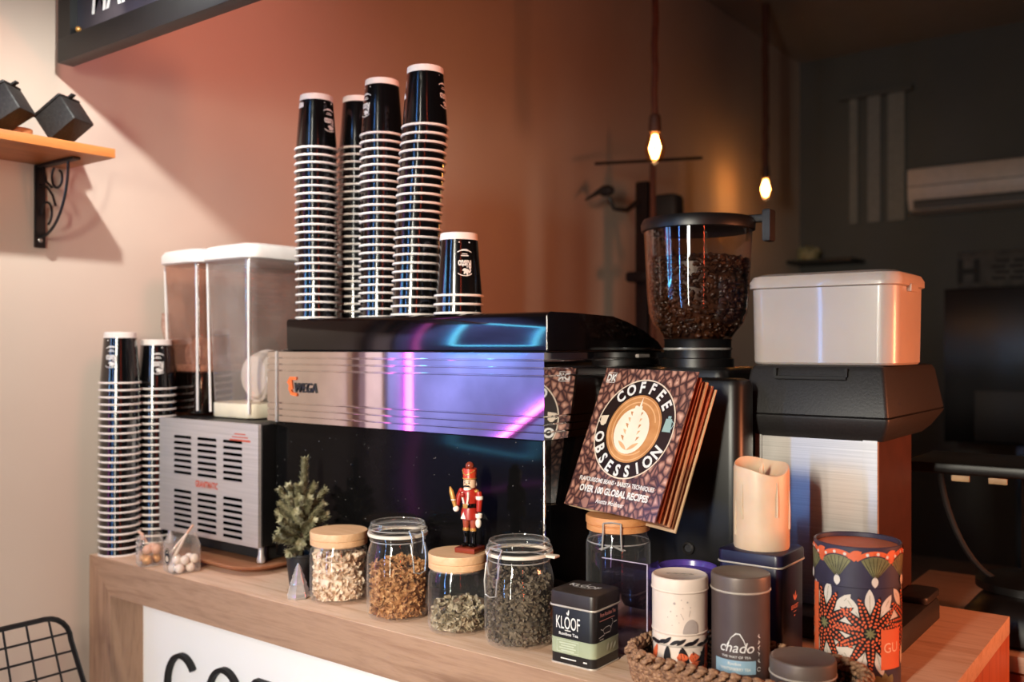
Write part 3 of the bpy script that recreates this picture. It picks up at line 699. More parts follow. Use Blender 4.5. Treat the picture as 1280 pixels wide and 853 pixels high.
def clip_jar(x, y, r, h, label, clasp):
    t = thing('clip_top_jar', label, 'jar', (x, y, CT))
    zs = h-.034
    g = MB(); g.lathe([(0, .004), (r*.8, .003), (r*.9, .0005), (r*.97, .007), (r*.995, .02), (r, zs*.55), (r*.985, zs-.022), (r*.93, zs-.008), (r*.87, zs), (r*.86, zs+.008), (r*.93, zs+.010), (r*.93, zs+.013)], n=48)
    build('glass_body', g, M['glass'], t, False)
    build('rubber_ring', MB().lathe([(r*.84, zs+.013), (r*.965, zs+.013), (r*.975, zs+.0155), (r*.965, zs+.018), (r*.84, zs+.018)], n=48), M['rubber'], t, False)
    l = MB(); l.lathe([(r*.86, zs+.0182), (r*.95, zs+.0185), (r*.955, zs+.023), (r*.90, zs+.027), (r*.88, zs+.032), (r*.86, h), (r*.78, h-.001), (r*.74, h-.0035), (0, h-.0035)], n=48)
    lid = build('glass_lid', l, M['glass'], t, False)
    build('lid_rim', MB().lathe([(r*.855, h-.0012), (r*.862, h), (r*.845, h+.0004), (r*.83, h-.0008)], n=48), M['clear'], lid, False)
    w = MB()
    ring = [(r*.885*math.cos(2*PI*i/40), r*.885*math.sin(2*PI*i/40), zs+.005) for i in range(40)]
    w.tube(ring, .0011, 6, True)
    ring = [(r*.925*math.cos(2*PI*i/40), r*.925*math.sin(2*PI*i/40), zs+.0245) for i in range(40)]
    w.tube(ring, .001, 6, True)
    ca, sa = math.cos(clasp), math.sin(clasp); ta, tb = -sa, ca
    def P(out, side, z): return (ca*(r*.94+out)+ta*side, sa*(r*.94+out)+tb*side, z)
    w.tube([P(.0, -.012, zs+.027), P(.006, -.012, zs+.018), P(.008, -.011, zs+.004), P(.006, -.010, zs-.012)], .0012, 6)
    w.tube([P(.0, .012, zs+.027), P(.006, .012, zs+.018), P(.008, .011, zs+.004), P(.006, .010, zs-.012)], .0012, 6)
    w.tube([P(.0, -.012, zs+.027), P(.004, 0, zs+.028), P(.0, .012, zs+.027)], .0012, 6)
    w.tube([P(.007, -.014, zs+.006), P(.012, -.013, zs-.02), P(.012, -.011, zs-.040), P(.013, 0, zs-.043), P(.012, .011, zs-.040), P(.012, .013, zs-.02), P(.007, .014, zs+.006)], .0013, 6)
    build('wire_clasp', w, M['wire'], t, False)
    tab = MB(); i0 = len(tab.v)
    tab.box(.9*r, r*1.26, -.007, .007, zs+.0135, zs+.0175, .001)
    tab.map(i0, lambda X, Y, Z: (X*math.cos(clasp+1.75)-Y*math.sin(clasp+1.75), X*math.sin(clasp+1.75)+Y*math.cos(clasp+1.75), Z))
    build('pull_tab', tab, M['rubber'], t, False)
    return t
J = [(-1.264, 1.151, .0517, .123), (-1.107, 1.140, .0520, .157), (-.977, 1.143, .0475, .123), (-.859, 1.150, .0535, .156), (-.752, 1.265, .0500, .190)]
wood_jar(*J[0], 'squat glass jar with bamboo lid holding pale dried slices', M['bamboo'])
clip_jar(*J[1], 'clip top glass jar holding orange brown dried blossom', camdir(*J[1][:2])+.62)
wood_jar(*J[2], 'bamboo lidded jar a quarter full, carrying the nutcracker figure', M['bamboo'])
clip_jar(*J[3], 'clip top glass jar full of dark leaf tea beside black square tin', camdir(*J[3][:2])-.75)
def content(j, n, top, size, seed, m, label, slope=0.0):
    x, y, r, h = J[j]
    mb = flakes(n, r*.95, .005, top, size, seed, slope)
    solo('dried_tea', mb, m, label, 'dried tea', (x, y, CT), kind='stuff')
content(0, 900, .080, .0125, 1, M['chips'], 'pale dried slices inside the squat jar nearest the pine tree', .004)
content(1, 1500, .082, .0085, 2, M['chips2'], 'orange brown dried blossom inside the first clip top jar', .006)
content(2, 420, .034, .011, 3, M['chips3'], 'grey green dried leaves at bottom of jar under the nutcracker', .008)
content(3, 2000, .096, .0065, 4, M['chips4'], 'dark grey brown leaf tea inside the jar beside black square tin', .008)
# tall empty jar behind
x, y, r, h = J[4]
t = thing('clip_top_jar', 'tall empty glass jar with honey wood lid under the book', 'jar', (x, y, CT))
g = MB(); g.lathe([(0, .004), (r*.85, .003), (r*.95, .001), (r, .008), (r, h-.045), (r*.95, h-.036), (r*.9, h-.032), (r*.9, h-.022)], n=48)
build('glass_body', g, M['glass'], t, False)
l = MB(); l.lathe([(r*.9, h-.024), (r*.98, h-.022), (r*.98, h-.014), (r*.95, h-.013), (r*.95, h-.012), (r*1.01, h-.011), (r*1.01, h-.002), (r*.98, h), (0, h)], n=48, cap0=True)
build('wooden_lid', l, M['bamboo2'], t, False)
w = MB(); cl = camdir(x, y)-.18; ca, sa = math.cos(cl), math.sin(cl)
def P(out, side, z): return (ca*math.sqrt(max(0, (r+out)**2-side**2))-sa*side, sa*math.sqrt(max(0, (r+out)**2-side**2))+ca*side, z)
w.tube([(r*.96*math.cos(2*PI*i/40), r*.96*math.sin(2*PI*i/40), h-.040) for i in range(40)], .0012, 6, True)
for s in (-1, 1):
    w.tube([P(.0025, s*.0135, h-.006), P(.004, s*.0135, h-.02), P(.005, s*.015, h-.045)], .0014, 6)
    w.tube([P(.003, s*.017, h-.047), P(.005, 0, h-.038), P(.003, -s*.02, h-.046)], .0012, 6)
w.tube([P(.0025, -.0135, h-.006), P(.0035, 0, h-.004), P(.0025, .0135, h-.006)], .0012, 6)
build('wire_clasp', w, M['wire'], t, False)

# ------------------------------------------------------------------ nutcracker figure
t = thing('nutcracker_figurine', 'small red painted nutcracker soldier with tall hat standing on bamboo jar lid', 'figurine', (-.961, 1.154, CT+.1233), math.radians(10))
def L_(name, mb, m, par=None, lab=None):
    o = build(name, mb, m, par or t, False)
    if lab: o['label'] = lab
    return o
L_('stand', MB().rbox(0, 0, .036, .034, 0, .0085, 0, .0012), M['browngloss'])
for s in (-1, 1):
    b = MB(); b.lathe([(.0048, .0085), (.0052, .012), (.0042, .016), (.0048, .030), (.0052, .033), (.0048, .034)], (s*.0065, 0, 0), 14, True, True); b.ball((s*.0065, -.005, .0118), (.0045, .0075, .0036), 12, 8)
    bo = L_('boot', b, M['black_gloss'])
    L_('boot_trim', MB().lathe([(.005, .0335), (.0056, .035), (.005, .0385)], (s*.0065, 0, 0), 14), M['gold'], bo)
    L_('leg', MB().lathe([(.0046, .038), (.0056, .046), (.006, .056), (.005, .058)], (s*.0065, 0, 0), 14, True, True), M['legs'])
sk = MB(); sk.lathe([(.0145, .053), (.0142, .062), (.0122, .072)], n=20, cap0=True, cap1=True); 
L_('coat_skirt', sk, M['coat'])
L_('coat_flap', MB().add([(-.0085, -.0147, .0545), (.001, -.0152, .0545), (-.0035, -.0142, .066)], [(0, 1, 2)]), M['whitefur'])
bl = L_('belt', MB().lathe([(.0126, .0715), (.013, .0725), (.013, .0775), (.0126, .0785)], n=20), M['black_gloss'])
L_('buckle', MB().box(-.0045, .0035, -.0142, -.0126, .0708, .0788, .001), M['gold'], bl)
to = L_('torso', MB().lathe([(.0122, .078), (.0138, .088), (.0145, .096), (.012, .1005), (.005, .1015)], n=20, cap0=True, cap1=True), M['coat'])
for s in (-1, 1):
    L_('coat_trim', MB().tube([(s*.003, -.0136, .0785), (s*.005, -.0142, .088), (s*.0052, -.0142, .097)], .0017, 6), M['whitefur'], to)
L_('breast_ball', MB().ball((-.0042, -.0150, .0925), .0038, 10, 7), M['coat'], to)
L_('epaulette', MB().ball((-.0135, -.004, .0975), (.0042, .0042, .0045), 10, 7), M['coat'], to)
L_('epaulette', MB().ball((.0135, -.002, .098), (.0045, .0045, .003), 10, 7), M['gold'], to)
hd = L_('head', MB().lathe([(.006, .1005), (.0098, .1035), (.0102, .112), (.0098, .1165)], n=20, cap0=True, cap1=True), M['skin'])
L_('beard', MB().lathe([(.0035, .0975), (.007, .100), (.0062, .1035)], (0, -.0065, 0), 12, True, True), M['whitefur'], hd)
L_('nose', MB().ball((0, -.0106, .1088), (.0014, .0022, .0018), 8, 6), M['skin'], hd)
L_('moustache', MB().tube([(-.0062, -.0088, .1045), (-.003, -.0108, .1065), (0, -.0112, .1058), (.003, -.0108, .1065), (.0062, -.0088, .1045)], [.0006, .0015, .001, .0015, .0006], 6), M['dark_print'], hd)
for s in (-1, 1):
    L_('eye', MB().ball((s*.0038, -.0094, .1112), (.0013, .0008, .0013), 8, 6), M['dark_print'], hd)
    L_('eyebrow', MB().tube([(s*.002, -.0100, .1138), (s*.0058, -.0086, .1146)], .0006, 5), M['dark_print'], hd)
L_('hair', MB().ball((0, .0045, .108), (.0105, .0078, .0095), 12, 8), M['whitefur'], hd)
ha = MB(); ha.lathe([(.0108, .1165), (.0112, .118), (.0106, .119), (.0116, .132), (.0112, .1335), (.008, .133)], n=20, cap0=True, cap1=True)
ht = L_('hat', ha, M['hat'])
L_('hat_cord', MB().tube([(-.0112, -.0035, .131), (-.006, -.0102, .1265), (0, -.0122, .1235), (.006, -.0102, .1265), (.0112, -.0035, .131)], .0009, 6), M['gold'], ht)
L_('hat_band', MB().lathe([(.0110, .1165), (.0118, .1175), (.0112, .1188)], n=20), M['gold'], ht)
L_('hat_ball', MB().ball((0, 0, .1375), (.0072, .0068, .0068), 14, 9), M['browngloss'], ht)
ar = L_('arm', MB().tube([(.0165, .0, .097), (.0185, -.001, .086), (.0178, -.002, .066)], [.005, .0052, .0044], 10), M['coat'])
L_('cuff', MB().lathe([(.005, .0655), (.0056, .0665), (.0056, .0715), (.005, .0725)], (.0179, -.002, -.010), 12), M['whitefur'], ar)
L_('cuff', MB().lathe([(.0052, .0845), (.006, .0855), (.006, .0895), (.0052, .0905)], (.0184, -.001, 0), 12), M['whitefur'], ar)
L_('hand', MB().ball((.0176, -.003, .0475), (.005, .0048, .008), 10, 8), M['whitefur'], ar)
ar = L_('arm', MB().tube([(-.0155, 0, .096), (-.0185, -.004, .086), (-.0172, -.010, .074)], [.0048, .005, .0042], 10), M['coat'])
ha = L_('hand', MB().ball((-.0172, -.0135, .0695), (.0052, .005, .005), 10, 8), M['whitefur'], ar)
L_('staff', MB().tube([(-.0165, -.0135, .066), (-.0205, -.0135, .078), (-.0235, -.0135, .088), (-.0262, -.0135, .097), (-.0285, -.0135, .104)], [.003, .0036, .0042, .0038, .0012], 10), M['gold'], ha)
L_('staff_ring', MB().ball((-.0222, -.0135, .0835), (.0046, .0046, .002), 10, 6), M['whitefur'], ha)

# ------------------------------------------------------------------ little pine tree in a pot, glass tree
t = thing('potted_pine_tree', 'small frosted artificial pine tree in a dark pot', 'potted tree', (-1.366, 1.150, CT))
build('pot', MB().lathe([(.020, 0), (.0275, .064), (.029, .065), (.029, .069), (.0265, .069), (.026, .06), (0, .058)], n=28, cap0=True), M['black_plastic'], t, False)
build('trunk', MB().tube([(0, 0, .055), (.002, 0, .12), (.006, 0, .2)], [.005, .004, .002], 8), M['bark'], t, False)
q = random.Random(21)
def pine_branch(p0, d, ln, rad):
    mb = MB(); p0 = Vector(p0); d = Vector(d).normalized()
    a = d.orthogonal().normalized(); b = d.cross(a)
    pts = [p0+d*ln*i/5+Vector((0, 0, .006*(i/5)**2)) for i in range(6)]
    mb.tube(pts, .0012, 5)
    for i in range(int(6000*ln)+80):
        f = q.random()**.8; c = p0+d*ln*f+Vector((0, 0, .006*f*f)); th = q.uniform(0, 2*PI)
        o = a*math.cos(th)+b*math.sin(th); l = rad*q.uniform(.7, 1.15)*(1-.25*f)
        tip = c+(o*.8+d*q.uniform(.45, .95)).normalized()*l; sd = o.cross(d)*.00085
        mid = (c+tip)/2+o*.001
        mb.add([c-sd*.6, c+sd*.6, mid+sd, mid-sd, tip], [(0, 1, 2, 3), (3, 2, 4)])
    build('branch', mb, M['pine'], t, False, 3.2)
pine_branch((.005, 0, .150), (.06, 0, 1), .088, .0155)
right = Vector((.80, .60, 0)); fw = Vector((-.60, .80, 0))
for rr, ff, zz, up, ln in ((-1, -.2, .15, 1.1, .058), (1, .1, .15, 1.0, .058), (.1, -1, .15, .9, .045), (0, 1, .15, 1.0, .045), (-.5, .8, .13, .8, .05),
                           (-1, .3, .12, .55, .055), (1, -.3, .12, .55, .055), (.65, -.8, .12, .5, .050), (-.6, -.8, .12, .5, .050), (.6, .8, .12, .6, .048), (-.45, -.9, .145, 1.1, .05), (.55, -.85, .145, 1.0, .05),
                           (-1, -.4, .1, .12, .046), (1, .3, .1, .15, .042), (.2, -1, .098, .1, .044), (-.75, .6, .1, .1, .04), (.4, .9, .1, .1, .04), (.8, -.55, .098, .0, .044), (-.35, -.95, .09, -.15, .04), (-.8, -.5, .165, 1.5, .042), (.8, .3, .165, 1.5, .042), (0, -1, .17, 1.6, .038), (-.9, .1, .135, .8, .05), (.9, -.1, .135, .8, .05), (0, -1, .135, .6, .042), (-.7, -.7, .108, .3, .046), (.9, .0, .108, .3, .046)):
    dv = right*rr+fw*ff; dv.normalize(); pine_branch((.002, 0, zz-.012), (dv.x, dv.y, up), ln*1.02, .0160)
mb = MB(); n = 14; rings = []
for z, r in ((0, .0175), (.004, .0195), (.012, .0165), (.014, .0172), (.024, .0135), (.026, .0142), (.036, .0100), (.038, .0106), (.048, .0062), (.050, .0066), (.062, .001)):
    rings.append([(r*(1+.10*(-1)**j)*math.cos(2*PI*j/n), r*(1+.10*(-1)**j)*math.sin(2*PI*j/n), z) for j in range(n)])
mb.loft(rings)
solo('crystal_tree', mb, M['crystal'], 'tiny clear cut glass tree in front of the dark pot', 'ornament', (-1.325, 1.109, CT))

# ------------------------------------------------------------------ clear sweet boxes
def sweet_box(x, y, w, h, rz, label):
    t = thing('sweet_box', label, 'sweet box', (x, y, CT), rz)
    mb = MB(); rings = []
    for z, ins in ((.0005, .003), (.003, 0), (h*.72, 0), (h, .006)):
        rings.append([(a, b, z) for a, b in rrect(0, 0, w-2*ins, w-2*ins, .008, 4)])
    mb.loft(rings, True, False); build('clear_box', mb, M['clear'], t, False)
    return t
def inbox(x, y, rz, p): return (x+p[0]*math.cos(rz)-p[1]*math.sin(rz), y+p[0]*math.sin(rz)+p[1]*math.cos(rz), CT+p[2])
bx, by, brz = -1.668, 1.099, math.radians(-12)
t = sweet_box(bx, by, .058, .077, brz, 'clear sweet box with white balls, tongs and round black sticker')
mb = MB(); fn = lambda u, v, h: (u, -.0296-h*.3, v)
mb.mat(0).disc(-.002, .033, .0135, lambda u, v, h: fn(u, v, 1e-4), 28, .017).mat(1).ribbon(arc(0, 0, .0118, 0, 2*PI, 30), .0010, lambda u, v, h: fn(u-.002, .033+v*1.25, .001)).disc(-.002, .029, .0072, lambda u, v, h: fn(u, v, .001), 18, .006)
mb.ribbon([(-.006, .041), (.002, .0415)], .002, lambda u, v, h: fn(u, v, .001))
build('sticker', mb, [M['black_matte'], M['cream_line']], t, False)['label'] = 'round black sticker with pale print'
cp = [(.017, -.012, .0105), (.017, .010, .0105), (-.001, .0, .0105), (-.017, -.010, .0105), (-.016, .012, .0105), (.001, -.0185, .0105), (.0185, -.0015, .026), (.004, .012, .0265), (.012, -.016, .0265), (-.006, -.009, .0265), (.019, .017, .027)]
wh = ['by the sticker at the bottom', 'at the bottom right', 'in the bottom middle', 'at the bottom left', 'at the bottom back corner', 'at the bottom front', 'in the second layer at right', 'in the second layer at back', 'on top in front', 'on top near the tongs', 'highest at the right edge']
for p, w_ in zip(cp, wh):
    solo('white_sweet', MB().ball((0, 0, 0), .0095, 14, 10), M['candy'], 'round white sweet '+w_+' of clear box', 'sweet', inbox(bx, by, brz, p), 'white sweets in the clear box')
tg = thing('sweet_tongs', 'pale little tongs stuck into the box of white balls', 'tongs', (bx, by, CT+.03), brz)
for s in (0, 1):
    mb = MB(); mb.tube([(-.012+s*.011, -.020+s*.006, .004), (.002+s*.006, -.008+s*.004, .028), (.014, .006, .050)], [.0035, .0028, .0018], 8)
    build('arm', mb, M['whitetin'], tg, False)
build('handle', MB().tube([(.013, .005, .048), (.0215, .0135, .0645)], .0026, 8), M['pinkcandy'], tg, False)
gx, gy, grz = -1.770, 1.092, math.radians(-20)
t = sweet_box(gx, gy, .050, .064, grz, 'clear sweet box with golden sweets next to the cup stack')
for i, (p, w_) in enumerate([((-.010, -.010, .013), 'at the lower left'), ((.012, -.008, .013), 'at the lower right'), ((.0, .012, .013), 'at the lower back'), ((.004, -.006, .033), 'lying on top'), ((-.011, .006, .033), 'on top at the left'), ((.012, .009, .034), 'on top at back')]):
    mb = MB(); mb.ball((0, 0, 0), (.0105, .0105, .010), 12, 8)
    for j in range(6):
        mb.tube([(.0098*math.cos(a)*math.cos(j*PI/6), .0098*math.cos(a)*math.sin(j*PI/6), .0098*math.sin(a)) for a in [2*PI*k/12 for k in range(12)]], .0006, 4, True)
    solo('golden_sweet', mb, M['goldfoil'] if i < 3 else M['pinkcandy'], ('golden' if i < 3 else 'pale pink')+' sweet '+w_+' of the box by the cups', 'sweet', inbox(gx, gy, grz, p), 'sweets in the box by the cups')
mb = MB(); mb.tube([(0, 0, 0), (-.008, -.006, .018), (-.014, -.010, .022)], [.0022, .0026, .003], 8); mb.box(-.004, .006, -.012, -.010, .006, .022, .001)
solo('sweet_scoop', mb, M['pinkcandy'], 'small scoop handle sticking out of the golden sweet box', 'scoop', (gx-.004, gy-.006, CT+.047))

# ------------------------------------------------------------------ tins
def square_tin(name, label, x, y, w, d, h, hl, m, ml, r=.008, rz=0.0):
    t = thing(name, label, 'tin', (x, y, CT), rz)
    b = build('tin_body', MB().rbox(0, 0, w-.003, d-.003, .0006, h-hl, r, .001), m, t, False)
    build('base_rim', MB().rbox(0, 0, w-.001, d-.001, 0, .0025, r, .0006), M['tinedge'], t, False)
    mb = MB(); rings = []
    for z, ins in ((h-hl, .0), (h-.004, 0), (h-.0012, .001), (h, .003)):
        rings.append([(a, c, z) for a, c in rrect(0, 0, w-2*ins, d-2*ins, r, 5)])
    mb.loft(rings); l = build('tin_lid', mb, ml, t, False)
    build('lid_edge', MB().rbox(0, 0, w+.002, d+.002, h-hl-.0012, h-hl+.0014, r, .0006), M['tinedge'], l, False)
    return t, b, l
KX, KY, KW, KD, KH = -.7315, 1.1385, .078, .074, .104
t, b, l = square_tin('tea_tin', 'black square tea tin with sage green band and white lettering', KX, KY, KW, KD, KH, .021, M['kloof'], M['kloof_lid'], .009)
mb = MB(); mb.rbox(0, 0, KW-.0022, KD-.0022, .016, .0375, .009)
bd = build('green_band', mb, M['sage'], t, False)
fn = faceY(0, -KD/2+.0004, 0)
mb = MB(); mb.ribbon([(-.024, .019), (.012, .019), (.012, .035), (-.024, .035), (-.024, .019)], .0008, fn)
for k in range(4): mb.ribbon([(-.020+.003*(k % 2), .0315-.0035*k), (.008-.003*(k % 2), .0315-.0035*k)], .0016, fn)
build('band_frame', mb, M['sage_light'], bd, False)
mb = MB(); fx = faceX(KW/2-.0010, 0, 0)
for k in range(3): mb.leafstrip(-.004+.008*k, .021, 1.2-.2*k, .013, .005, fx, 5)
build('band_print', mb, M['sage_light'], bd, False)
fn = faceY(0, -KD/2+.0010, 0)
mb = MB(); mb.text('KLOOF', .0175, lambda u, v, h: fn(-.006+u, .0515+v, 0), .006, .50)
mb.leafstrip(-.0055, .0705, 1.45, .009, .0026, fn, 6); mb.leafstrip(-.0065, .071, 1.9, .005, .0016, fn, 5)
mb.ribbon([(-.011, .0495), (-.001, .0495)], .0012, fn)
mb.text('Rooibos Tea', .0042, lambda u, v, h: fn(-.005+u, .0425+v, 0), .02, 1.05)
build('white_lettering', mb, M['print_white'], b, False); mb = MB()
mb.ribbon([(-.018, .0095), (.008, .0095)], .0016, fn); mb.ribbon([(.020, .0095), (.026, .0095)], .002, fn)
build('small_print', mb, M['print_white'], b, False)
fx = faceX(KW/2-.0016, 0, 0)
mb = MB(); mb.mat(0).text('Pure Rooibos Tea', .0055, lambda u, v, h: fx(.0+u, .072+v, 0), .02, .72)
mb.ribbon([(-.022, .0665), (.018, .0665)], .0009, fx).mat(1)
mb.ribbon([(-.010, .047), (-.013, .053), (-.006, .0555), (.004, .0555), (.009, .052), (.006, .047), (-.010, .047)], .0008, fx)
mb.ribbon([(.007, .052), (.013, .058), (.012, .064), (.009, .064)], .0008, fx); mb.ribbon([(-.012, .052), (-.019, .055)], .0009, fx); mb.ribbon([(-.024, .0435), (-.010, .0455)], .001, fx); mb.ribbon([(.016, .058), (.024, .0585)], .0012, fx); mb.ribbon([(-.022, .0405), (-.012, .0405)], .001, fx)
build('side_print', mb, [M['pinkprint'], M['print_white']], b, False)
mb = MB(); mb.text('KLOOF', .012, faceZ(-.004, .0, KH-.0002), .02, .9); mb.ribbon([(-.016, -.004), (.014, -.004)], .001, faceZ(-.003, 0, KH-.0002)); mb.leafstrip(.0, .013, 1.3, .007, .0025, faceZ(-.004, 0, KH-.0002), 5)
build('lid_lettering', mb, M['print_white'], l, False)

NX, NY = -.545, 1.330
t, b, l = square_tin('navy_tin', 'navy blue square tin with pale lid edge, carrying the candle', NX, NY, .098, .098, .155, .018, M['navy'], M['navy'], .010)
fx = faceX(.0478, 0, 0); mb = MB()
for a, ln in ((.6, .012), (1.3, .015), (2.1, .012)): mb.leafstrip(.006, .082, a, ln, .004, fx, 5)
mb.text('BENOIST', .0062, lambda u, v, h: fx(.006+u, .070+v, 0), .015, .8); mb.ribbon([(.0, .066), (.012, .066)], .0008, fx); mb.ribbon([(.004, .060), (.008, .060)], .002, fx)
build('gilt_print', mb, M['pinkprint'], b, False)
fn = faceY(0, -.0478, 0); mb = MB(); mb.shape([(-.030, .118), (.022, .118), (.022, .128), (-.030, .128)], fn)
build('pale_sticker', mb, M['whitetin'], b, False)

def candle():
    t = thing('pillar_candle', 'ivory pillar candle with scooped top standing on the navy tin', 'candle', (NX+.0, NY, CT+.155))
    R, Hc, n = .0405, .128, 48; th = math.atan2(-.55, .6); mb = MB(); rings = []
    def rz(a): return Hc-.0165*(.5+.5*math.cos(a-th))**1.6+.0025*math.sin(3*a)
    def ring(r, fz): return [(r*math.cos(2*PI*j/n), r*math.sin(2*PI*j/n), fz(2*PI*j/n)) for j in range(n)]
    rings += [ring(R*.97, lambda a: 0), ring(R, lambda a: .003), ring(R*1.0, lambda a: .03)]
    rings += [ring(R*1.005, lambda a: .06), ring(R*.995, lambda a: rz(a)-.006), ring(R*.97, lambda a: rz(a)-.001), ring(R*.94, rz), ring(R*.90, lambda a: rz(a)-.002), ring(R*.84, lambda a: rz(a)-.010), ring(R*.6, lambda a: Hc-.024), ring(R*.12, lambda a: Hc-.027)]
    mb.loft(rings); b = build('wax_body', mb, M['wax'], t, False)
    mb = MB(); mb.tube([(-.0, .0, Hc-.028), (.001, -.001, Hc-.013), (.002, -.001, Hc-.004)], [.004, .0036, .0012], 8); build('flame_tip', mb, M['wax'], t, False)
    mb = MB(); q = random.Random(3)
    for a, z0, z1 in ((-1.9, .045, .095), (-2.3, .02, .07), (-.6, .05, .10), (.1, .03, .085)):
        mb.tube([((R+.0002)*math.cos(a), (R+.0002)*math.sin(a), z0), ((R+.0008)*math.cos(a), (R+.0008)*math.sin(a), (z0+z1)/2), (R*math.cos(a), R*math.sin(a), z1)], [.0022, .0016, .0008], 6)
    build('wax_drip', mb, M['wax'], b, False)
candle()

def round_tin(name, label, x, y, z, r, h, hl, m, ml, edge=True, top=None):
    t = thing(name, label, 'tin', (x, y, z))
    b = build('tin_body', MB().lathe([(r*.97, 0), (r*.985, .0008), (r*.985, .002), (r*.965, .003), (r*.965, h-hl)], n=56, cap0=True, cap1=True), m, t, False)
    l = build('tin_lid', MB().lathe([(r*.968, h-hl), (r*.985, h-hl), (r*.985, h-.004), (r*.97, h-.0012), (r*.93, h), (r*.86, h-.0016), (0, h-.0016)], n=56), ml, t, False)
    if edge: build('lid_edge', MB().lathe([(r*.975, h-hl-.0012), (r*1.005, h-hl), (r*1.005, h-hl+.0012), (r*.98, h-hl+.002)], n=56), M['tinedge'] if edge is True else edge, l, False)
    return t, b, l
BZ = CT+.006
# chado tin
hx, hy = -.513, 1.181
t, b, l = round_tin('tea_canister', 'tall taupe round tea canister with white script and pale blue label', hx, hy, BZ, .0395, .145, .021, M['taupe'], M['taupe_lid'])
fn = wrap(0, 0, .0382, .006, camdir(hx, hy)); mb = MB()
mb.text('chado', .0130, lambda u, v, h: fn(-.006+u, .042+v, 0), .004, 1.0, .28)
mb.ribbon([(-.020, .047), (-.012, .061), (-.006, .0665), (-.001, .066), (.004, .058), (.0085, .045)], [.0008, .001, .0016, .0016, .0012, .0008], fn)
mb.text('THE WAY OF TEA', .0030, lambda u, v, h: fn(-.006+u, .0345+v, 0), .01, 1.1)
for k, s in enumerate(((1, 1), (-1, 1), (1, -1), (-1, -1), (1, 1))):      # column of brush marks on the right
    zz = .064-.008*k
    mb.ribbon([(.0245-.0018*s[0], zz), (.0245+.0018*s[0], zz-.003*s[1])], .0009, fn); mb.ribbon([(.0245, zz+.002), (.0245, zz-.003)], .0008, fn)
mb.ribbon(arc(.0245, .0205, .0026, .3, 5.6, 10), .0008, fn)
build('white_script', mb, M['print_white'], b, False)
mb = MB(); n = 22
for i in range(n):
    u0, u1 = -.036+.056*i/n, -.036+.056*(i+1)/n
    mb.add([fn(u0, .014, 0), fn(u1, .014, 0), fn(u1, .0315, 0), fn(u0, .0315, 0)], [(0, 1, 2, 3)])
bl = build('blue_label', mb, M['bluelabel'], b, False)
fn2 = wrap(0, 0, .0385, .006, camdir(hx, hy)); mb = MB()
mb.text('Rooibos', .0036, lambda u, v, h: fn2(-.008+u, .0255+v, 0), .02, 1.0); mb.text('WINTERBERRY TEA', .0036, lambda u, v, h: fn2(-.007+u, .0185+v, 0), .02, .9)
build('label_lettering', mb, M['print_white'], bl, False)
# two stacked pale tins
wx, wy = -.588, 1.152
t, b, l = round_tin('patterned_tin', 'low round tin with dark leaf and coral print under the white tin', wx, wy, BZ, .0375, .062, .014, M['whitetin'], M['whitetin'])
fn = wrap(0, 0, .0367, 0, camdir(wx, wy)); mb = MB(); q = random.Random(9)
for k in range(16):
    u = -.055+.110*k/15
    mb.mat(k % 3 == 1).leafstrip(u, .010+.004*(k % 2), q.uniform(.2, 2.8), .036, .010, fn, 8)
mb.mat(1); 
for u in (-.004, .012): mb.leafstrip(u, .034, .0, .016, .012, fn, 6, .7)
build('leaf_print', mb, [M['gu_black'], M['gu_label']], b, False)
fn = wrap(0, 0, .0375, 0, camdir(wx, wy)); mb = MB()
for k in range(12): mb.leafstrip(-.05+.1*k/11, .050, q.uniform(0, .8), .016, .005, fn, 6)
build('lid_print', mb, M['gu_black'], l, False)
t, b, l = round_tin('white_tin', 'cream white round tin with faint speckled print, upper of the stacked pair', wx, wy, BZ+.0625, .0385, .0745, .018, M['whitetin'], M['whitetin'], M['whitetin'])
fn = wrap(0, 0, .0373, 0, camdir(wx, wy)); mb = MB()
for i in range(12):
    u0, u1 = .004+.021*i/12, .004+.021*(i+1)/12
    hh = lambda u: .002+.020*math.sqrt(max(0, 1-((u-.0155)/.0118)**2))
    mb.add([fn(u0, .003, 0), fn(u1, .003, 0), fn(u1, hh(u1), 0), fn(u0, hh(u0), 0)], [(0, 1, 2, 3)])
for u, v, r in ((-.007, .043, .0018), (-.012, .032, .001), (-.004, .027, .0009), (.002, .048, .0008), (.010, .045, .0012), (-.016, .024, .0008), (.014, .038, .0008), (.004, .037, .0007), (-.010, .014, .0007), (-.001, .018, .0006)): mb.disc(u, v, r, fn, 10)
mb.ribbon([(.005, .022), (.001, .030)], .0006, fn); mb.ribbon([(.012, .026), (.014, .034)], .0006, fn)
build('speckled_print', mb, M['greyspot'], b, False)
mb = MB(); a = camdir(wx, wy)+PI/2
mb.ribbon([(-.018+.036*i/60, .003+.0022*math.sin(i*1.05)*(1+.5*math.sin(i*.37))) for i in range(61)], .0007, lambda u, v, h: (u*math.cos(a)-v*math.sin(a), u*math.sin(a)+v*math.cos(a), .0745-.0010))
mb.ribbon([(-.014, -.006), (.012, -.005)], .0007, lambda u, v, h: (u*math.cos(a)-v*math.sin(a), u*math.sin(a)+v*math.cos(a), .0745-.0010))
build('lid_script', mb, M['dark_print'], l, False)
# low dark tin
round_tin('low_tin', 'low dark taupe round tin at the front of the basket', -.418, 1.152, BZ, .0410, .058, .020, M['taupe'], M['taupe_lid'])
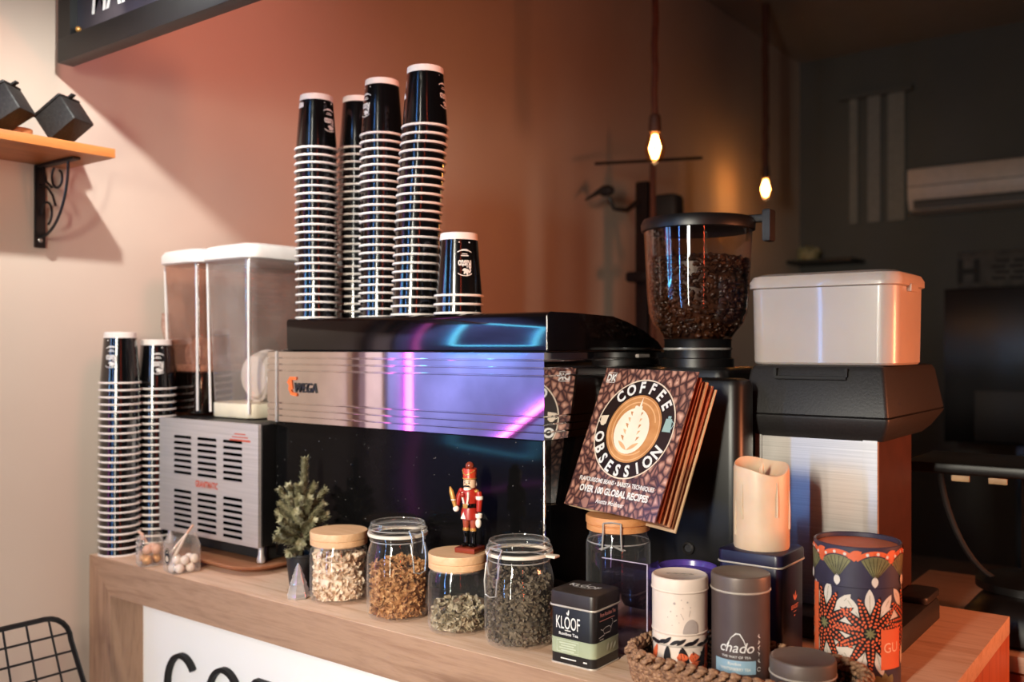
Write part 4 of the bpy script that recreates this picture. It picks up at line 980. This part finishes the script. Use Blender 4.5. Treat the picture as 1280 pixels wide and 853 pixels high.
# purple tub
px_, py_, pr = -.640, 1.280, .0455
t = thing('purple_tub', 'purple round plastic tub with recessed lid behind the white tin', 'tub', (px_, py_, CT))
b = build('tub_body', MB().lathe([(pr*.86, 0), (pr*.88, .002), (pr*.95, .108)], n=44, cap0=True, cap1=True), M['purple_dark'], t, False)
build('tub_lid', MB().lathe([(pr*.955, .104), (pr*1.0, .105), (pr*1.005, .113), (pr*.985, .121), (pr*.95, .1225), (pr*.9, .121), (pr*.86, .114), (0, .113)], n=44), M['purple'], t, False)
fn = wrap(0, 0, pr*.94, 0, camdir(px_, py_)); mb = MB()
for k in range(5): mb.ribbon([(-.044+i*.004, .098-.0035*k) for i in range(5)], .0014, fn)
mb.ribbon([(-.018+.003*i, .0965) for i in range(11)], .0022, fn)
build('white_print', mb, M['print_white'], b, False)
# big patterned canister
ux, uy, ur, uh = -.395, 1.296, .0565, .190
t = thing('patterned_canister', 'large round card canister printed with orange starburst flowers and fan leaves', 'canister', (ux, uy, CT))
b = build('canister_body', MB().lathe([(ur*.97, 0), (ur*.97, .136)], n=64, cap0=True, cap1=True), M['gu_dark'], t, False)
l = build('canister_lid', MB().lathe([(ur*.985, .1365), (ur, .137), (ur, uh-.001), (ur*.985, uh), (ur*.95, uh-.001), (ur*.945, uh-.006)], n=64), M['gu_dark'], t, False)
build('lid_top', MB().lathe([(ur*.945, uh-.0065), (0, uh-.006)], n=64, cap0=True), M['gu_top'], l, False)
th0 = camdir(ux, uy); fn = wrap(0, 0, ur*.97, 0, th0); fn1 = wrap(0, 0, ur*.97+.0004, 0, th0); fn3 = wrap(0, 0, ur*.97+.0008, 0, th0)
mb = MB()
for cx, cy, np_, ph in ((.016, .078, 11, .16), (-.046, .084, 11, 0), (-.118, .078, 11, .1), (.085, .088, 11, .2)):
    for k in range(np_):
        a = 2*PI*k/np_+ph+PI/np_
        mb.mat(0).leafstrip(cx+.022*math.cos(a), cy+.022*math.sin(a), a, .036, .0125, fn, 8, 1.1)
        mb.mat(3).ribbon([(cx+.024*math.cos(a), cy+.024*math.sin(a)), (cx+.050*math.cos(a), cy+.050*math.sin(a))], .0005, fn1)
    for k in range(np_):
        a = 2*PI*k/np_+ph
        ln = .050 if cy+.05*math.sin(a) < .134 else (.134-cy)/math.sin(a)
        mb.mat(1).leafstrip(cx, cy, a, ln, .0135, fn1, 10, .8)
        for i in range(1, 9):
            f = i/9*(ln-.006)+.005; hw = .0030*math.sin(PI*min(1, f/ln)**.8)
            for s in (-1, 1):
                g = f+(.0016 if s > 0 else 0)
                mb.mat(2).disc(cx+g*math.cos(a)-s*hw*math.sin(a), cy+g*math.sin(a)+s*hw*math.cos(a), .00175*(.7+.3*math.sin(PI*f/ln)), fn3, 7)
    mb.mat(3)
    for k in range(8): mb.leafstrip(cx, cy, 2*PI*k/8, .008, .0026, fn3, 4)
mb.mat(3)
for u in (.036, -.09): 
    for da in (-.5, 0, .5): mb.leafstrip(u, .001, PI/2+da, .026, .012, fn1, 6, 1.4)
mb.v = [(x, y, min(z, .1362)) for x, y, z in mb.v]
mb.v = [(x, y, max(z, .0003)) for x, y, z in mb.v]
build('flower_print', mb, [M['gu_white'], M['gu_black'], M['gu_label'], M['gu_olive']], b, False)
fl = wrap(0, 0, ur, .137, th0); fl1 = wrap(0, 0, ur+.0004, .137, th0); fl3 = wrap(0, 0, ur+.0008, .137, th0); mb = MB()
def sector(u, v, r0, r1, a0, a1, f, n=12):
    for i in range(n):
        p, q_ = a0+(a1-a0)*i/n, a0+(a1-a0)*(i+1)/n
        mb.add([f(u+r*math.cos(w_), v+r*math.sin(w_), 0) for w_, r in ((p, r0), (p, r1), (q_, r1), (q_, r0))], [(0, 1, 2, 3)])
for k_, u in enumerate((-.165, -.120, -.076, -.026, .022, .070)):
    tilt = (-.12, .1)[k_ % 2]
    mb.mat(1); sector(u, .010, .0325, .0385, PI/2-.85+tilt, PI/2+.85+tilt, fl)
    mb.mat(0); sector(u, .010, .002, .031, PI/2-.72+tilt, PI/2+.72+tilt, fl1)
    for k in range(7):
        a = PI/2-.6+.2*k+tilt
        mb.mat(3).ribbon([(u+.004*math.cos(a), .010+.004*math.sin(a)), (u+.030*math.cos(a), .010+.030*math.sin(a))], .0006, fl3)
        mb.mat(2 if k % 2 else 1).disc(u+.035*math.cos(a*1.0), .010+.035*math.sin(a), .0022, fl3, 7)
    mb.mat(2).leafstrip(u, .001, PI/2, .015, .009, fl3, 6)
    mb.mat(1).leafstrip(u+.014, .038, .5, .020, .011, fl1, 6)
mb.v = [(x, y, min(z, uh-.001)) for x, y, z in mb.v]
build('fan_print', mb, [M['gu_olive'], M['gu_label'], M['gu_white'], M['gu_black']], l, False)
fn4 = wrap(0, 0, ur*.97+.0014, 0, th0); mb = MB()
for i in range(14):
    u0, u1 = .030+.034*i/14, .030+.034*(i+1)/14
    mb.add([fn4(u0, .031, 0), fn4(u1, .031, 0), fn4(u1, .083, 0), fn4(u0, .083, 0)], [(0, 1, 2, 3)])
lb = build('orange_label', mb, M['gu_label'], b, False)
fn5 = wrap(0, 0, ur*.97+.0018, 0, th0); mb = MB(); mb.text('GU', .0125, lambda u, v, h: fn5(.0335+u, .053+v, 0), .0, .95, 0, None, 'LEFT')
build('label_lettering', mb, M['gu_text'], lb, False)
mb = MB()
for i in range(6):
    u0, u1 = -.072+.014*i/6, -.072+.014*(i+1)/6
    mb.add([fn4(u0, .02, 0), fn4(u1, .02, 0), fn4(u1, .134, 0), fn4(u0, .134, 0)], [(0, 1, 2, 3)])
build('orange_strip', mb, M['gu_label'], b, False)

# ------------------------------------------------------------------ woven basket
BX, BY, BW, BD = -.4975, 1.1545, .308, .158
t = thing('woven_basket', 'brown woven seagrass basket holding tea tins at the counter edge', 'basket', (BX, BY, CT))
def along(w, d, r, n):
    P = rrect(0, 0, w, d, r, 8); P.append(P[0]); L = [0]
    for a, b in zip(P, P[1:]): L.append(L[-1]+math.hypot(b[0]-a[0], b[1]-a[1]))
    out = []; k = 0
    for i in range(n):
        s = L[-1]*i/n
        while L[k+1] < s: k += 1
        f = (s-L[k])/max(L[k+1]-L[k], 1e-9); a, b = P[k], P[k+1]
        out.append((a[0]+(b[0]-a[0])*f, a[1]+(b[1]-a[1])*f, math.atan2(b[1]-a[1], b[0]-a[0])))
    return out
q = random.Random(31); mb = MB()
for k in range(6):
    for i, (x, y, a) in enumerate(along(BW-.018+.002*k, BD-.018+.002*k, .055, 118)):
        R = Matrix.Rotation(a, 3, 'Z') @ Matrix.Rotation(.55*(1 if k % 2 else -1)+q.uniform(-.12, .12), 3, 'Y')
        mb.ball((x+q.uniform(-.0007, .0007), y+q.uniform(-.0007, .0007), .0040+k*.0056), (.0066, .0050, .0036), 7, 5, R)
build('woven_wall', mb, M['rope'], t, False, 1.2)
mb = MB()
for i, (x, y, a) in enumerate(along(BW-.008, BD-.008, .058, 54)):
    R = Matrix.Rotation(a+q.uniform(-.3, .3), 3, 'Z'); hz = q.uniform(-.0015, .002)
    for j in range(9):
        th = 2*PI*j/9
        c = Vector((x, y, .0400+hz))+R @ Vector((.0045*math.cos(th)+q.uniform(-.001, .001), .0058*math.sin(th*1.0), .0058*math.cos(th)+.002*math.sin(2*th)))
        mb.ball(c, (.0078, .0034, .0034), 6, 5, R @ Matrix.Rotation(-th, 3, 'X') @ Matrix.Rotation(.55, 3, 'Z'))
build('braided_rim', mb, M['rope'], t, False, 1.2)
mb = MB(); rings = [[(x, y, z) for x, y in rrect(0, 0, BW-.03, BD-.03, .045, 6)] for z in (.001, .0055)]
mb.loft(rings)
rings = [[(x, y, z) for x, y in rrect(0, 0, BW-.026+.3*(z-.002), BD-.026+.3*(z-.002), .05, 6)] for z in (.002, .036)]
mb.loft(rings, False, False)
build('basket_floor', mb, M['basket_in'], t, False)

# ------------------------------------------------------------------ clear acrylic holder
t = thing('acrylic_holder', 'clear acrylic sheet holder standing between the tall jar and purple tub', 'acrylic holder', (-.70, 1.195, CT))
build('front_sheet', MB().box(-.737, -.6605, 1.1925, 1.1945, CT, 1.2365), M['acrylic'], t)
build('side_sheet', MB().box(-.6625, -.6605, 1.1948, 1.228, CT, 1.2365), M['acrylic'], t)
mb = MB(); mb.box(-.737, -.6605, 1.1923, 1.1947, 1.2366, 1.2376); mb.box(-.6612, -.6596, 1.1918, 1.1936, CT, 1.237)
build('polished_edge', mb, M['acrylic_edge'], t)

# ------------------------------------------------------------------ wall shelf with its things
t = thing('wall_shelf', 'brown wooden wall shelf on a black scroll bracket', 'shelf', (XW+.1, .7, 1.94))
build('board', MB().box(XW+.001, -1.80, .25, 1.032, 1.937, 1.956, .0012), M['shelf'], t)
for yb in (.975, .45):
    mb = MB()
    mb.box(XW+.0005, XW+.006, yb-.011, yb+.011, 1.762, 1.9365, .001)
    mb.box(XW+.0005, -1.845, yb-.008, yb+.008, 1.931, 1.9368, .001)
    mb.tube([(XW+.003+.115*math.sin(a), yb, 1.934-.150*(1-math.cos(a))) for a in [PI/2*(1-k/10)*1.0 for k in range(11)]][::-1] and [(XW+.004+.118*math.cos(a), yb, 1.932-.148*math.sin(a)) for a in [PI/2*k/12 for k in range(13)]], .0032, 6)
    def sc_(cx, cz, r, a0, a1): mb.tube([(cx+r*(1-.45*k/14)*math.cos(a0+(a1-a0)*k/14), yb, cz+r*(1-.45*k/14)*math.sin(a0+(a1-a0)*k/14)) for k in range(15)], .0027, 6)
    sc_(XW+.080, 1.903, .027, 2.2, 7.4); sc_(XW+.030, 1.835, .028, -1.2, 3.6)
    mb.tube([(XW+.006, yb, 1.895), (XW+.035, yb, 1.888), (XW+.058, yb, 1.868), (XW+.070, yb, 1.845)], .0027, 6)
    mb.tube([(XW+.020, yb, 1.930), (XW+.030, yb, 1.90), (XW+.055, yb, 1.885)], .0027, 6)
    br = build('bracket', mb, M['black_metal'], t)
    mb = MB(); mb.ball((XW+.0065, yb, 1.778), (.003, .005, .005), 10, 6); build('screw', mb, M['wire'], br)
def coffee_block(x, y, z, rx, ry, rz, label):
    t = thing('leather_case', label, 'case', (x, y, z))
    t.rotation_euler = (rx, ry, rz)
    b = build('case_body', MB().rbox(0, 0, .072, .064, -.031, .027, .004, .003), M['leather'], t, False)
    build('case_flap', MB().rbox(.0, 0, .074, .066, .0272, .0320, .004, .001), M['leather'], b, False)
    build('flap_tab', MB().box(.036, .048, -.006, .006, .0275, .0315, .001), M['leather'], b, False)
coffee_block(-1.875, .965, 2.0125, .0, -.62, .45, 'small black leather case tipped over at the shelf end')
coffee_block(-1.880, .850, 2.0155, .0, -.56, .65, 'small black leather case leaning in the shelf middle')
for x, y, lab in ((-1.925, .985, 'turned wooden cup at the shelf end under the tipped case'), (-1.915, .895, 'turned wooden cup between the two leather cases')):
    solo('wooden_cup', MB().lathe([(.018, 0), (.022, .002), (.024, .03), (.022, .031), (.019, .006), (0, .005)], n=24, cap0=True), M['terracotta'], lab, 'cup', (x, y, 1.9565))
mb = MB(); mb.lathe([(.022, 0), (.028, .012), (.03, .05), (.031, .062), (.0285, .062), (.027, .01), (0, .008)], n=28, cap0=True)
mb.tube([(.029, 0, .05), (.045, 0, .048), (.047, 0, .025), (.028, 0, .014)], .0035, 8)
solo('copper_mug', mb, M['copper'], 'copper mug half out of the picture on the shelf', 'mug', (-1.93, .80, 1.9565), rotz=1.2)

# ------------------------------------------------------------------ hanging menu board
t = thing('menu_board', 'black framed chalk menu board hanging high at the left', 'menu board', (-1.4, 1.0, 2.5))
bx0, bx1, bz0, bz1, byf = -1.955, -.92, 2.150, 2.86, .992
for nm, b_ in (('frame_rail', (bx0, bx1, bz0, bz0+.05)), ('frame_rail', (bx0, bx1, bz1-.05, bz1))):
    build(nm, MB().box(b_[0], b_[1], byf, byf+.034, b_[2], b_[3], .0015), M['frame'], t)
for x in (bx0, bx1-.05):
    build('frame_stile', MB().box(x, x+.05, byf+.0006, byf+.034, bz0+.05, bz1-.05, .0015), M['frame'], t)
bd = build('chalk_panel', MB().box(bx0+.05, bx1-.05, byf+.016, byf+.03, bz0+.05, bz1-.05), M['board'], t)
mb = MB(); fn = faceY(-1.850, byf+.016, 2.235); mb.text('MAKE', .075, lambda u, v, h: fn(u, v, 0), .02, .72, .12, None, 'LEFT')
build('chalk_lettering', mb, M['print_white'], bd)
mb = MB(); mb.ball((bx0+.062, byf+.012, bz0+.062), .006, 8, 6); build('corner_stud', mb, M['gold'], bd)
for x in (bx0+.15, bx1-.15):
    build('hanging_wire', MB().tube([(x, byf+.017, bz1-.01), (x, byf+.017, ZC)], .002, 6), M['wire'], t)

# ------------------------------------------------------------------ pendant lamps
def pendant(x, y, zb, rc, label, s=1.0):
    t = thing('pendant_lamp', label, 'pendant lamp', (x, y, ZC))
    q = random.Random(2); pts = [(x+.002*math.sin(9*k), y+.002*math.cos(7*k), ZC-(ZC-zb-.145*s)*k/14) for k in range(15)]
    build('cord', MB().tube(pts, rc, 8), M['cord'], t)
    build('socket', MB().lathe([(.008*s, .155*s), (.017*s, .145*s), (.019*s, .105*s), (.016*s, .095*s)], (x, y, zb), 18, True, True), M['socket'], t)
    b = build('bulb', MB().lathe([(.013*s, .10*s), (.02*s, .085*s), (.030*s, .055*s), (.031*s, .04*s), (.024*s, .015*s), (.01*s, .002*s), (0, 0)], (x, y, zb), 24), M['bulbglass'], t)
    mb = MB()
    for k in range(4):
        a = PI/2*k; mb.tube([(x+.004*s*math.cos(a), y+.004*s*math.sin(a), zb+.088*s), (x+.016*s*math.cos(a), y+.016*s*math.sin(a), zb+.05*s), (x+.005*s*math.cos(a), y+.005*s*math.sin(a), zb+.02*s)], .0036*s, 6)
    build('filament', mb, M['filament'], b)
    li = bpy.data.lights.new('bulb_light', 'POINT'); li.energy = .22; li.color = (1, .55, .25); li.shadow_soft_size = .03
    lo = bpy.data.objects.new('bulb_light', li); C.objects.link(lo); lo.location = (x, y, zb-.02); lo.parent = None
pendant(-1.352, 2.488, 2.098, .0105, 'near pendant lamp with rope cord and glowing teardrop bulb', 1.0)
pendant(-1.790, 4.42, 2.275, .018, 'far pendant lamp with rope cord and small glowing bulb', 1.12)

# ------------------------------------------------------------------ dim things at the back
t = thing('hat_stand', 'dark wooden stand with crossbar and curved hook arm against the wall', 'stand', (-1.79, 3.15, 0))
SX, SY = -1.76, 3.16
build('post', MB().box(SX-.03, SX+.02, SY-.02, SY+.02, 0.02, 2.185, .004), M['frame'], t)
build('base', MB().lathe([(.17, 0), (.17, .015), (.05, .03), (0, .03)], (SX, SY, 0), 28, True), M['frame'], t)
build('thin_pole', MB().tube([(SX+.045, SY-.02, 1.40), (SX+.045, SY-.02, 2.33)], .012, 8), M['cord'], t)
build('crossbar', MB().tube([(SX-.10, SY-.20, 2.235), (SX+.19, SY+.10, 2.270)], .006, 8), M['frame'], t)
build('hook_arm', MB().tube([(SX-.01, SY-.01, 2.12), (SX-.05, SY-.05, 2.075), (SX-.085, SY-.085, 2.08), (SX-.10, SY-.10, 2.125)], [.012, .010, .009, .008], 8), M['frame'], t)
mb = MB(); mb.ball((SX-.108, SY-.105, 2.148), (.035, .022, .022), 12, 8); mb.tube([(SX-.12, SY-.12, 2.15), (SX-.165, SY-.165, 2.11)], [.012, .003], 8)
build('hook_head', mb, M['black_matte'], t)
build('ledge', MB().box(SX-.05, SX+.10, SY-.06, SY+.04, 1.80, 1.84, .01), M['black_matte'], t)
mb = MB(); mb.rbox(SX+.085, SY+.02, .11, .08, 2.00, 2.13, .02, .02); mb.tube([(SX+.06, SY, 2.02), (SX+.09, SY+.02, 1.92), (SX+.12, SY+.03, 1.86)], .018, 8)
solo('hanging_bag', mb, M['black_matte'], 'black bag with strap hanging on the dark wooden stand', 'bag')

# air conditioner
t = thing('air_conditioner', 'long pale air conditioner high on the dim back wall', 'air conditioner', (-.85, 5.36, 2.4))
AX0, AX1 = -1.34, -.38
mb = MB(); yz = [(YB-.001, 2.512), (5.30, 2.512), (5.262, 2.500), (5.255, 2.46), (5.262, 2.34), (5.29, 2.285), (5.35, 2.272), (YB-.001, 2.275)]
mb.loft([[(x, y, z) for y, z in yz] for x in (AX0, AX0+.006, AX1-.006, AX1)])
build('housing', mb, M['ac'], t)
build('back_plate', MB().box(AX0+.02, AX1-.02, YB-.012, YB+.0, 2.28, 2.505), M['ac_dark'], t)
build('flap', MB().box(AX0+.03, AX1-.03, 5.258, 5.262, 2.288, 2.335, .001), M['ac_dark'], t)
build('panel_seam', MB().box(AX0+.005, AX1-.005, 5.252, 5.256, 2.405, 2.409), M['ac_dark'], t)
# slats by the window, sign, screen
t = thing('vertical_blind', 'row of faint pale vertical blind strips on the back wall', 'blind', (-1.55, 5.44, 2.6))
for x, w in ((-1.70, .045), (-1.60, .07), (-1.49, .09)):
    build('strip', MB().box(x, x+w, YB-.025, YB-.02, 2.26, 2.97), M['slat'], t)
build('headrail', MB().box(-1.76, -1.36, YB-.04, YB-.002, 2.97, 3.0), M['wall_back'], t)
t = thing('wall_sign', 'dim framed sign with letter H on the back wall', 'sign', (-.9, 5.44, 1.95))
build('sign_panel', MB().box(-1.13, -.55, YB-.03, YB-.002, 1.87, 2.06, .003), M['sign'], t)
mb = MB(); fn = faceY(-1.075, YB-.03, 1.90); mb.text('H', .12, fn, .04, 1.0)
for k in range(4): 
    for j in range(4): mb.ribbon([(.11+j*.085+.02*(k % 2), .015+.03*k), (.175+j*.085+.02*(k % 2), .015+.03*k)], .016, fn)
build('sign_print', mb, M['black_matte'], t)
t = thing('dark_screen', 'large black screen standing in the dark at the right', 'screen', (-.6, 4.86, 0))
build('screen_panel', MB().box(-1.065, -.1, 4.84, 4.87, 1.10, 1.832, .004), M['screen'], t)
build('screen_inset', MB().box(-.93, -.3, 4.832, 4.839, 1.11, 1.35, .002), M['black_plastic'], t)
build('screen_stand', MB().box(-.75, -.4, 4.80, 5.0, 0, 1.099, .004), M['screen'], t)
t = thing('back_table', 'dim grey topped low table behind the steel machine', 'table', (-.9, 3.3, 0))
build('table_top', MB().box(-1.25, -.2, 3.0, 3.7, .745, .775, .003), M['tablegrey'], t)
for x in (-1.2, -.25):
    for y in (3.05, 3.65): build('leg', MB().box(x-.02, x+.02, y-.02, y+.02, 0, .745), M['black_metal'], t)
solo('loudspeaker_box', MB().rbox(-1.0, 3.5, .12, .14, .776, .98, .005, .004), M['black_matte'], 'small black box on the dim grey table', 'box')
t = thing('wall_shelf', 'small dark shelf low on the far back wall', 'shelf', (-1.85, 5.35, 2.06))
build('board', MB().box(-1.99, -1.62, 5.22, YB-.001, 2.03, 2.05, .002), M['frame'], t)
build('trailing_leaves', flakes(120, .07, 0, .06, .05, 77), M['pine'], t, False).location = (-.05, -.02, -.01)

# lower cabinet that continues behind the counter, with the black stand on it
t = thing('back_cabinet', 'lower orange wood cabinet behind the counter end', 'cabinet', (0, 2.0, 0))
build('cabinet_top', MB().box(-.55, .75, 1.775, 2.35, 1.0, 1.028, .002), M['oak'], t)
build('carcass', MB().box(-.53, .73, 1.795, 2.33, 0, 1.0, .002), M['reddish_wood'], t)
for k in range(6): build('plank', MB().box(-.35+k*.17, -.35+k*.17+.162, 1.783, 1.795, .02, .995, .002), M['reddish_wood'], t)
t = thing('till_case', 'low black moulded case on the cabinet behind the counter', 'case', (-.2, 1.92, 1.028))
mb = MB(); rings = []
for z, ins in ((1.028, .004), (1.034, 0), (1.075, .004), (1.098, .025), (1.104, .05)):
    rings.append([(x, y, z) for x, y in rrect(-.07, 1.93, .62-2*ins, .24-2*ins, .05, 5)])
mb.loft(rings); build('case_shell', mb, M['black_satin'], t)
build('case_front', MB().box(-.26, .22, 1.804, 1.812, 1.034, 1.066, .002), M['black_plastic'], t)
t = thing('pole_stand', 'dark tray stand on a pole with crossed steel bars', 'stand', (-.285, 1.95, 1.104))
build('round_base', MB().lathe([(.09, 1.1045), (.09, 1.118), (.06, 1.128), (.018, 1.135), (0, 1.135)], (-.285, 1.96, 0), 28, True), M['black_satin'], t)
build('pole', MB().tube([(-.285, 1.96, 1.13), (-.285, 1.96, 1.31)], .013, 12), M['black_satin'], t)
build('tray_top', MB().box(-.485, .22, 1.88, 2.10, 1.315, 1.335, .004), M['black_satin'], t)
for k in range(5): build('tray_block', MB().box(-.400+k*.062, -.370+k*.062, 1.874, 1.8795, 1.303, 1.314, .001), M['led'], t)
mb = MB(); mb.tube([(-.240, 1.90, 1.275), (-.135, 1.95, 1.17)], .004, 8); build('cross_bar', mb, M['wire'], t)
mb = MB(); mb.tube([(-.250, 1.93, 1.225), (-.105, 1.90, 1.275)], .0035, 8); build('cross_bar', mb, M['wire'], t)
mb = MB(); pts = [(-.425+(.11*(1-math.cos(PI/2*k/14))), 1.90+.03*k/14, 1.314-.198*math.sin(PI/2*k/14)**1.3) for k in range(15)]
solo('black_cable', mb.tube(pts, .0055, 8), M['black_matte'], 'thick black cable looping from the tray down to the case', 'cable')

# ------------------------------------------------------------------ wire bar chair at lower left
t = thing('wire_chair', 'black wire grid bar chair standing left of the counter', 'chair', (-1.60, .72, 0))
def bk_(f, z): return (-1.775-.02*(z-.75)/.28, f, z)
y0t, y1t, zt, zb = .47, .935, 1.03, .765
mb = MB(); pts = []
for i in range(7): a = PI/2*i/6; pts.append(bk_(y0t+.05-.05*math.sin(a)-.0, zt-.05+.05*math.cos(a)))
left = [bk_(y0t-.035, zb)]+[bk_(y0t+.05-.05*math.cos(PI/2*i/6), zt-.05+.05*math.sin(PI/2*i/6)) for i in range(7)]
rightp = [bk_(y1t-.05+.05*math.sin(PI/2*i/6), zt-.05+.05*math.cos(PI/2*i/6)) for i in range(7)]+[bk_(y1t+.055, zb)]
mb.tube(left+rightp, .0052, 8)
bkf = build('back_frame', mb, M['black_metal'], t)
mb = MB()
for k in range(1, 11):
    f = k/11; mb.tube([bk_(y0t+(y1t-y0t)*f, zt), bk_(y0t-.035+(y1t-y0t+.09)*f, zb)], .0022, 6)
for k in range(1, 8):
    z = zt-.036*k; e = max(0, (zt-.05-z)/(zt-.05-zb)); mb.tube([bk_(y0t-.035*e, z), bk_(y1t+.055*e, z)], .0022, 6)
build('back_grid', mb, M['black_metal'], bkf)
mb = MB(); s0, s1 = y0t-.035, y1t+.055
mb.tube([(-1.774, s0, zb), (-1.774, s1, zb), (-1.40, s1-.02, zb-.01), (-1.38, s1-.05, zb-.01), (-1.38, s0+.05, zb-.01), (-1.40, s0+.02, zb-.01)], .0052, 8, True)
for k in range(1, 11): y = s0+(s1-s0)*k/11; mb.tube([(-1.774, y, zb), (-1.38, y, zb-.01)], .0022, 6)
for k in range(1, 9): x = -1.774+.394*k/9; mb.tube([(x, s0+.01, zb-.005), (x, s1-.01, zb-.005)], .0022, 6)
build('seat', mb, M['black_metal'], t)
for x, y in ((-1.75, s0+.03), (-1.75, s1-.03), (-1.42, s0+.05), (-1.42, s1-.05)):
    build('leg', MB().tube([(x, y, zb-.006), (x+(.03 if x > -1.6 else -.04), y+(.03 if y > .7 else -.03), 0)], .009, 8), M['black_metal'], t)
build('footrest', MB().tube([(-1.775, s0+.015, .28), (-1.775, s1-.015, .28), (-1.40, s1-.03, .28), (-1.40, s0+.03, .28)], .006, 8, True), M['black_metal'], t)

# ------------------------------------------------------------------ neon sign on the left wall (seen only as mirror image in the chrome)
t = thing('neon_sign', 'blue wall panel with cyan and pink neon tubes mirrored in the chrome', 'neon sign', (XW+.02, .05, 1.6))
build('wall_panel', MB().box(XW+.001, XW+.016, -.62, .41, .95, 2.3, .002), M['blue_lit'], t)
build('panel_post', MB().box(XW+.001, XW+.03, .515, .54, .95, 2.3, .002), M['post_mauve'], t)
build('pink_tube', MB().tube([(XW+.03, .335, 1.0), (XW+.03, .335, 2.25)], .011, 10), M['neon_pink'], t)
build('pink_tube', MB().tube([(XW+.03, -.42, 1.36), (XW+.03, -.02, 1.20)], .010, 10), M['neon_pink'], t)
P = [(y, z) for y, z in rrect(-.0625, 1.79, .455, .45, .03, 4)]
build('cyan_tube', MB().tube([(XW+.03, y, z) for y, z in P], .010, 10, True), M['neon_cyan'], t)

# ------------------------------------------------------------------ camera
cam = bpy.data.cameras.new('camera'); co = bpy.data.objects.new('camera', cam); C.objects.link(co)
co.location = (0, 0, 1.55); co.rotation_euler = (PI/2, 0, math.atan2(.605, .797))
cam.sensor_width = 36; cam.lens = 1170/1280*36; cam.shift_y = 8.5/1280; cam.clip_start = .05
cam.dof.use_dof = True; cam.dof.focus_distance = 1.42; cam.dof.aperture_fstop = 3.2
sc.camera = co

# ------------------------------------------------------------------ light
def lamp(name, kind, loc, energy, col, target=None, **kw):
    l = bpy.data.lights.new(name, kind); l.energy = energy; l.color = col
    for k, v in kw.items(): setattr(l, k, v)
    o = bpy.data.objects.new(name, l); C.objects.link(o); o.location = loc
    if target: o.rotation_euler = (Vector(target)-Vector(loc)).to_track_quat('-Z', 'Y').to_euler()
    return o
lamp('wall_spot', 'SPOT', (-1.45, .80, 2.28), 28, (.94, .97, .93), (-1.95, 1.22, 1.35), shadow_soft_size=.012, spot_size=2.5, spot_blend=1.0)
lamp('front_strip', 'AREA', (-.40, -.95, 1.92), 10.5, (1, .93, .77), (-1.0, 1.1, 1.28), shape='RECTANGLE', size=.07, size_y=.55, spread=1.25)
lamp('white_strip', 'AREA', (-.52, -.97, 1.90), 4.2, (1, .95, .82), (-1.0, 1.2, 1.90), shape='RECTANGLE', size=.055, size_y=2.2, spread=1.5)
lamp('blue_strip', 'AREA', (-1.30, -.80, 1.90), 2.6, (.14, .40, 1), (-1.05, 1.3, 1.9), shape='RECTANGLE', size=.03, size_y=2.2, spread=1.5)
lamp('red_strip', 'AREA', (.60, -.10, 1.90), .9, (1, .10, .04), (-1.05, 1.3, 1.9), shape='RECTANGLE', size=.014, size_y=2.2, spread=1.5)
lamp('orange_neon', 'AREA', (.75, 1.80, 1.46), 8, (1, .29, .12), (-.6, 1.66, 1.52), size=.35, spread=1.8)
lamp('wall_fill', 'SPOT', (-.75, 1.2, 3.0), 44, (1, .34, .31), (-2, 1.0, 2.0), shadow_soft_size=.25, spot_size=1.6, spot_blend=1.0)  # added unseen fill that reddens the left wall
lamp('blue_fill', 'SPOT', (-1.2, .0, 2.6), 250, (.74, .70, 1), (-2, .0, 1.5), shadow_soft_size=.1, spot_size=.9, spot_blend=.6)  # added unseen spot that brightens the blue panel for the chrome
w = bpy.data.worlds.new('world'); sc.world = w; w.use_nodes = True
nt = w.node_tree; bg = nt.nodes['Background']; bg.inputs['Strength'].default_value = 1.0
bg.inputs['Color'].default_value = (.017, .015, .014, 1)
sc.view_settings.view_transform = 'Standard'; sc.view_settings.look = 'None'
sc.cycles.max_bounces = 10; sc.cycles.transparent_max_bounces = 24; sc.cycles.caustics_reflective = False; sc.cycles.caustics_refractive = False
sc.cycles.sample_clamp_indirect = 4
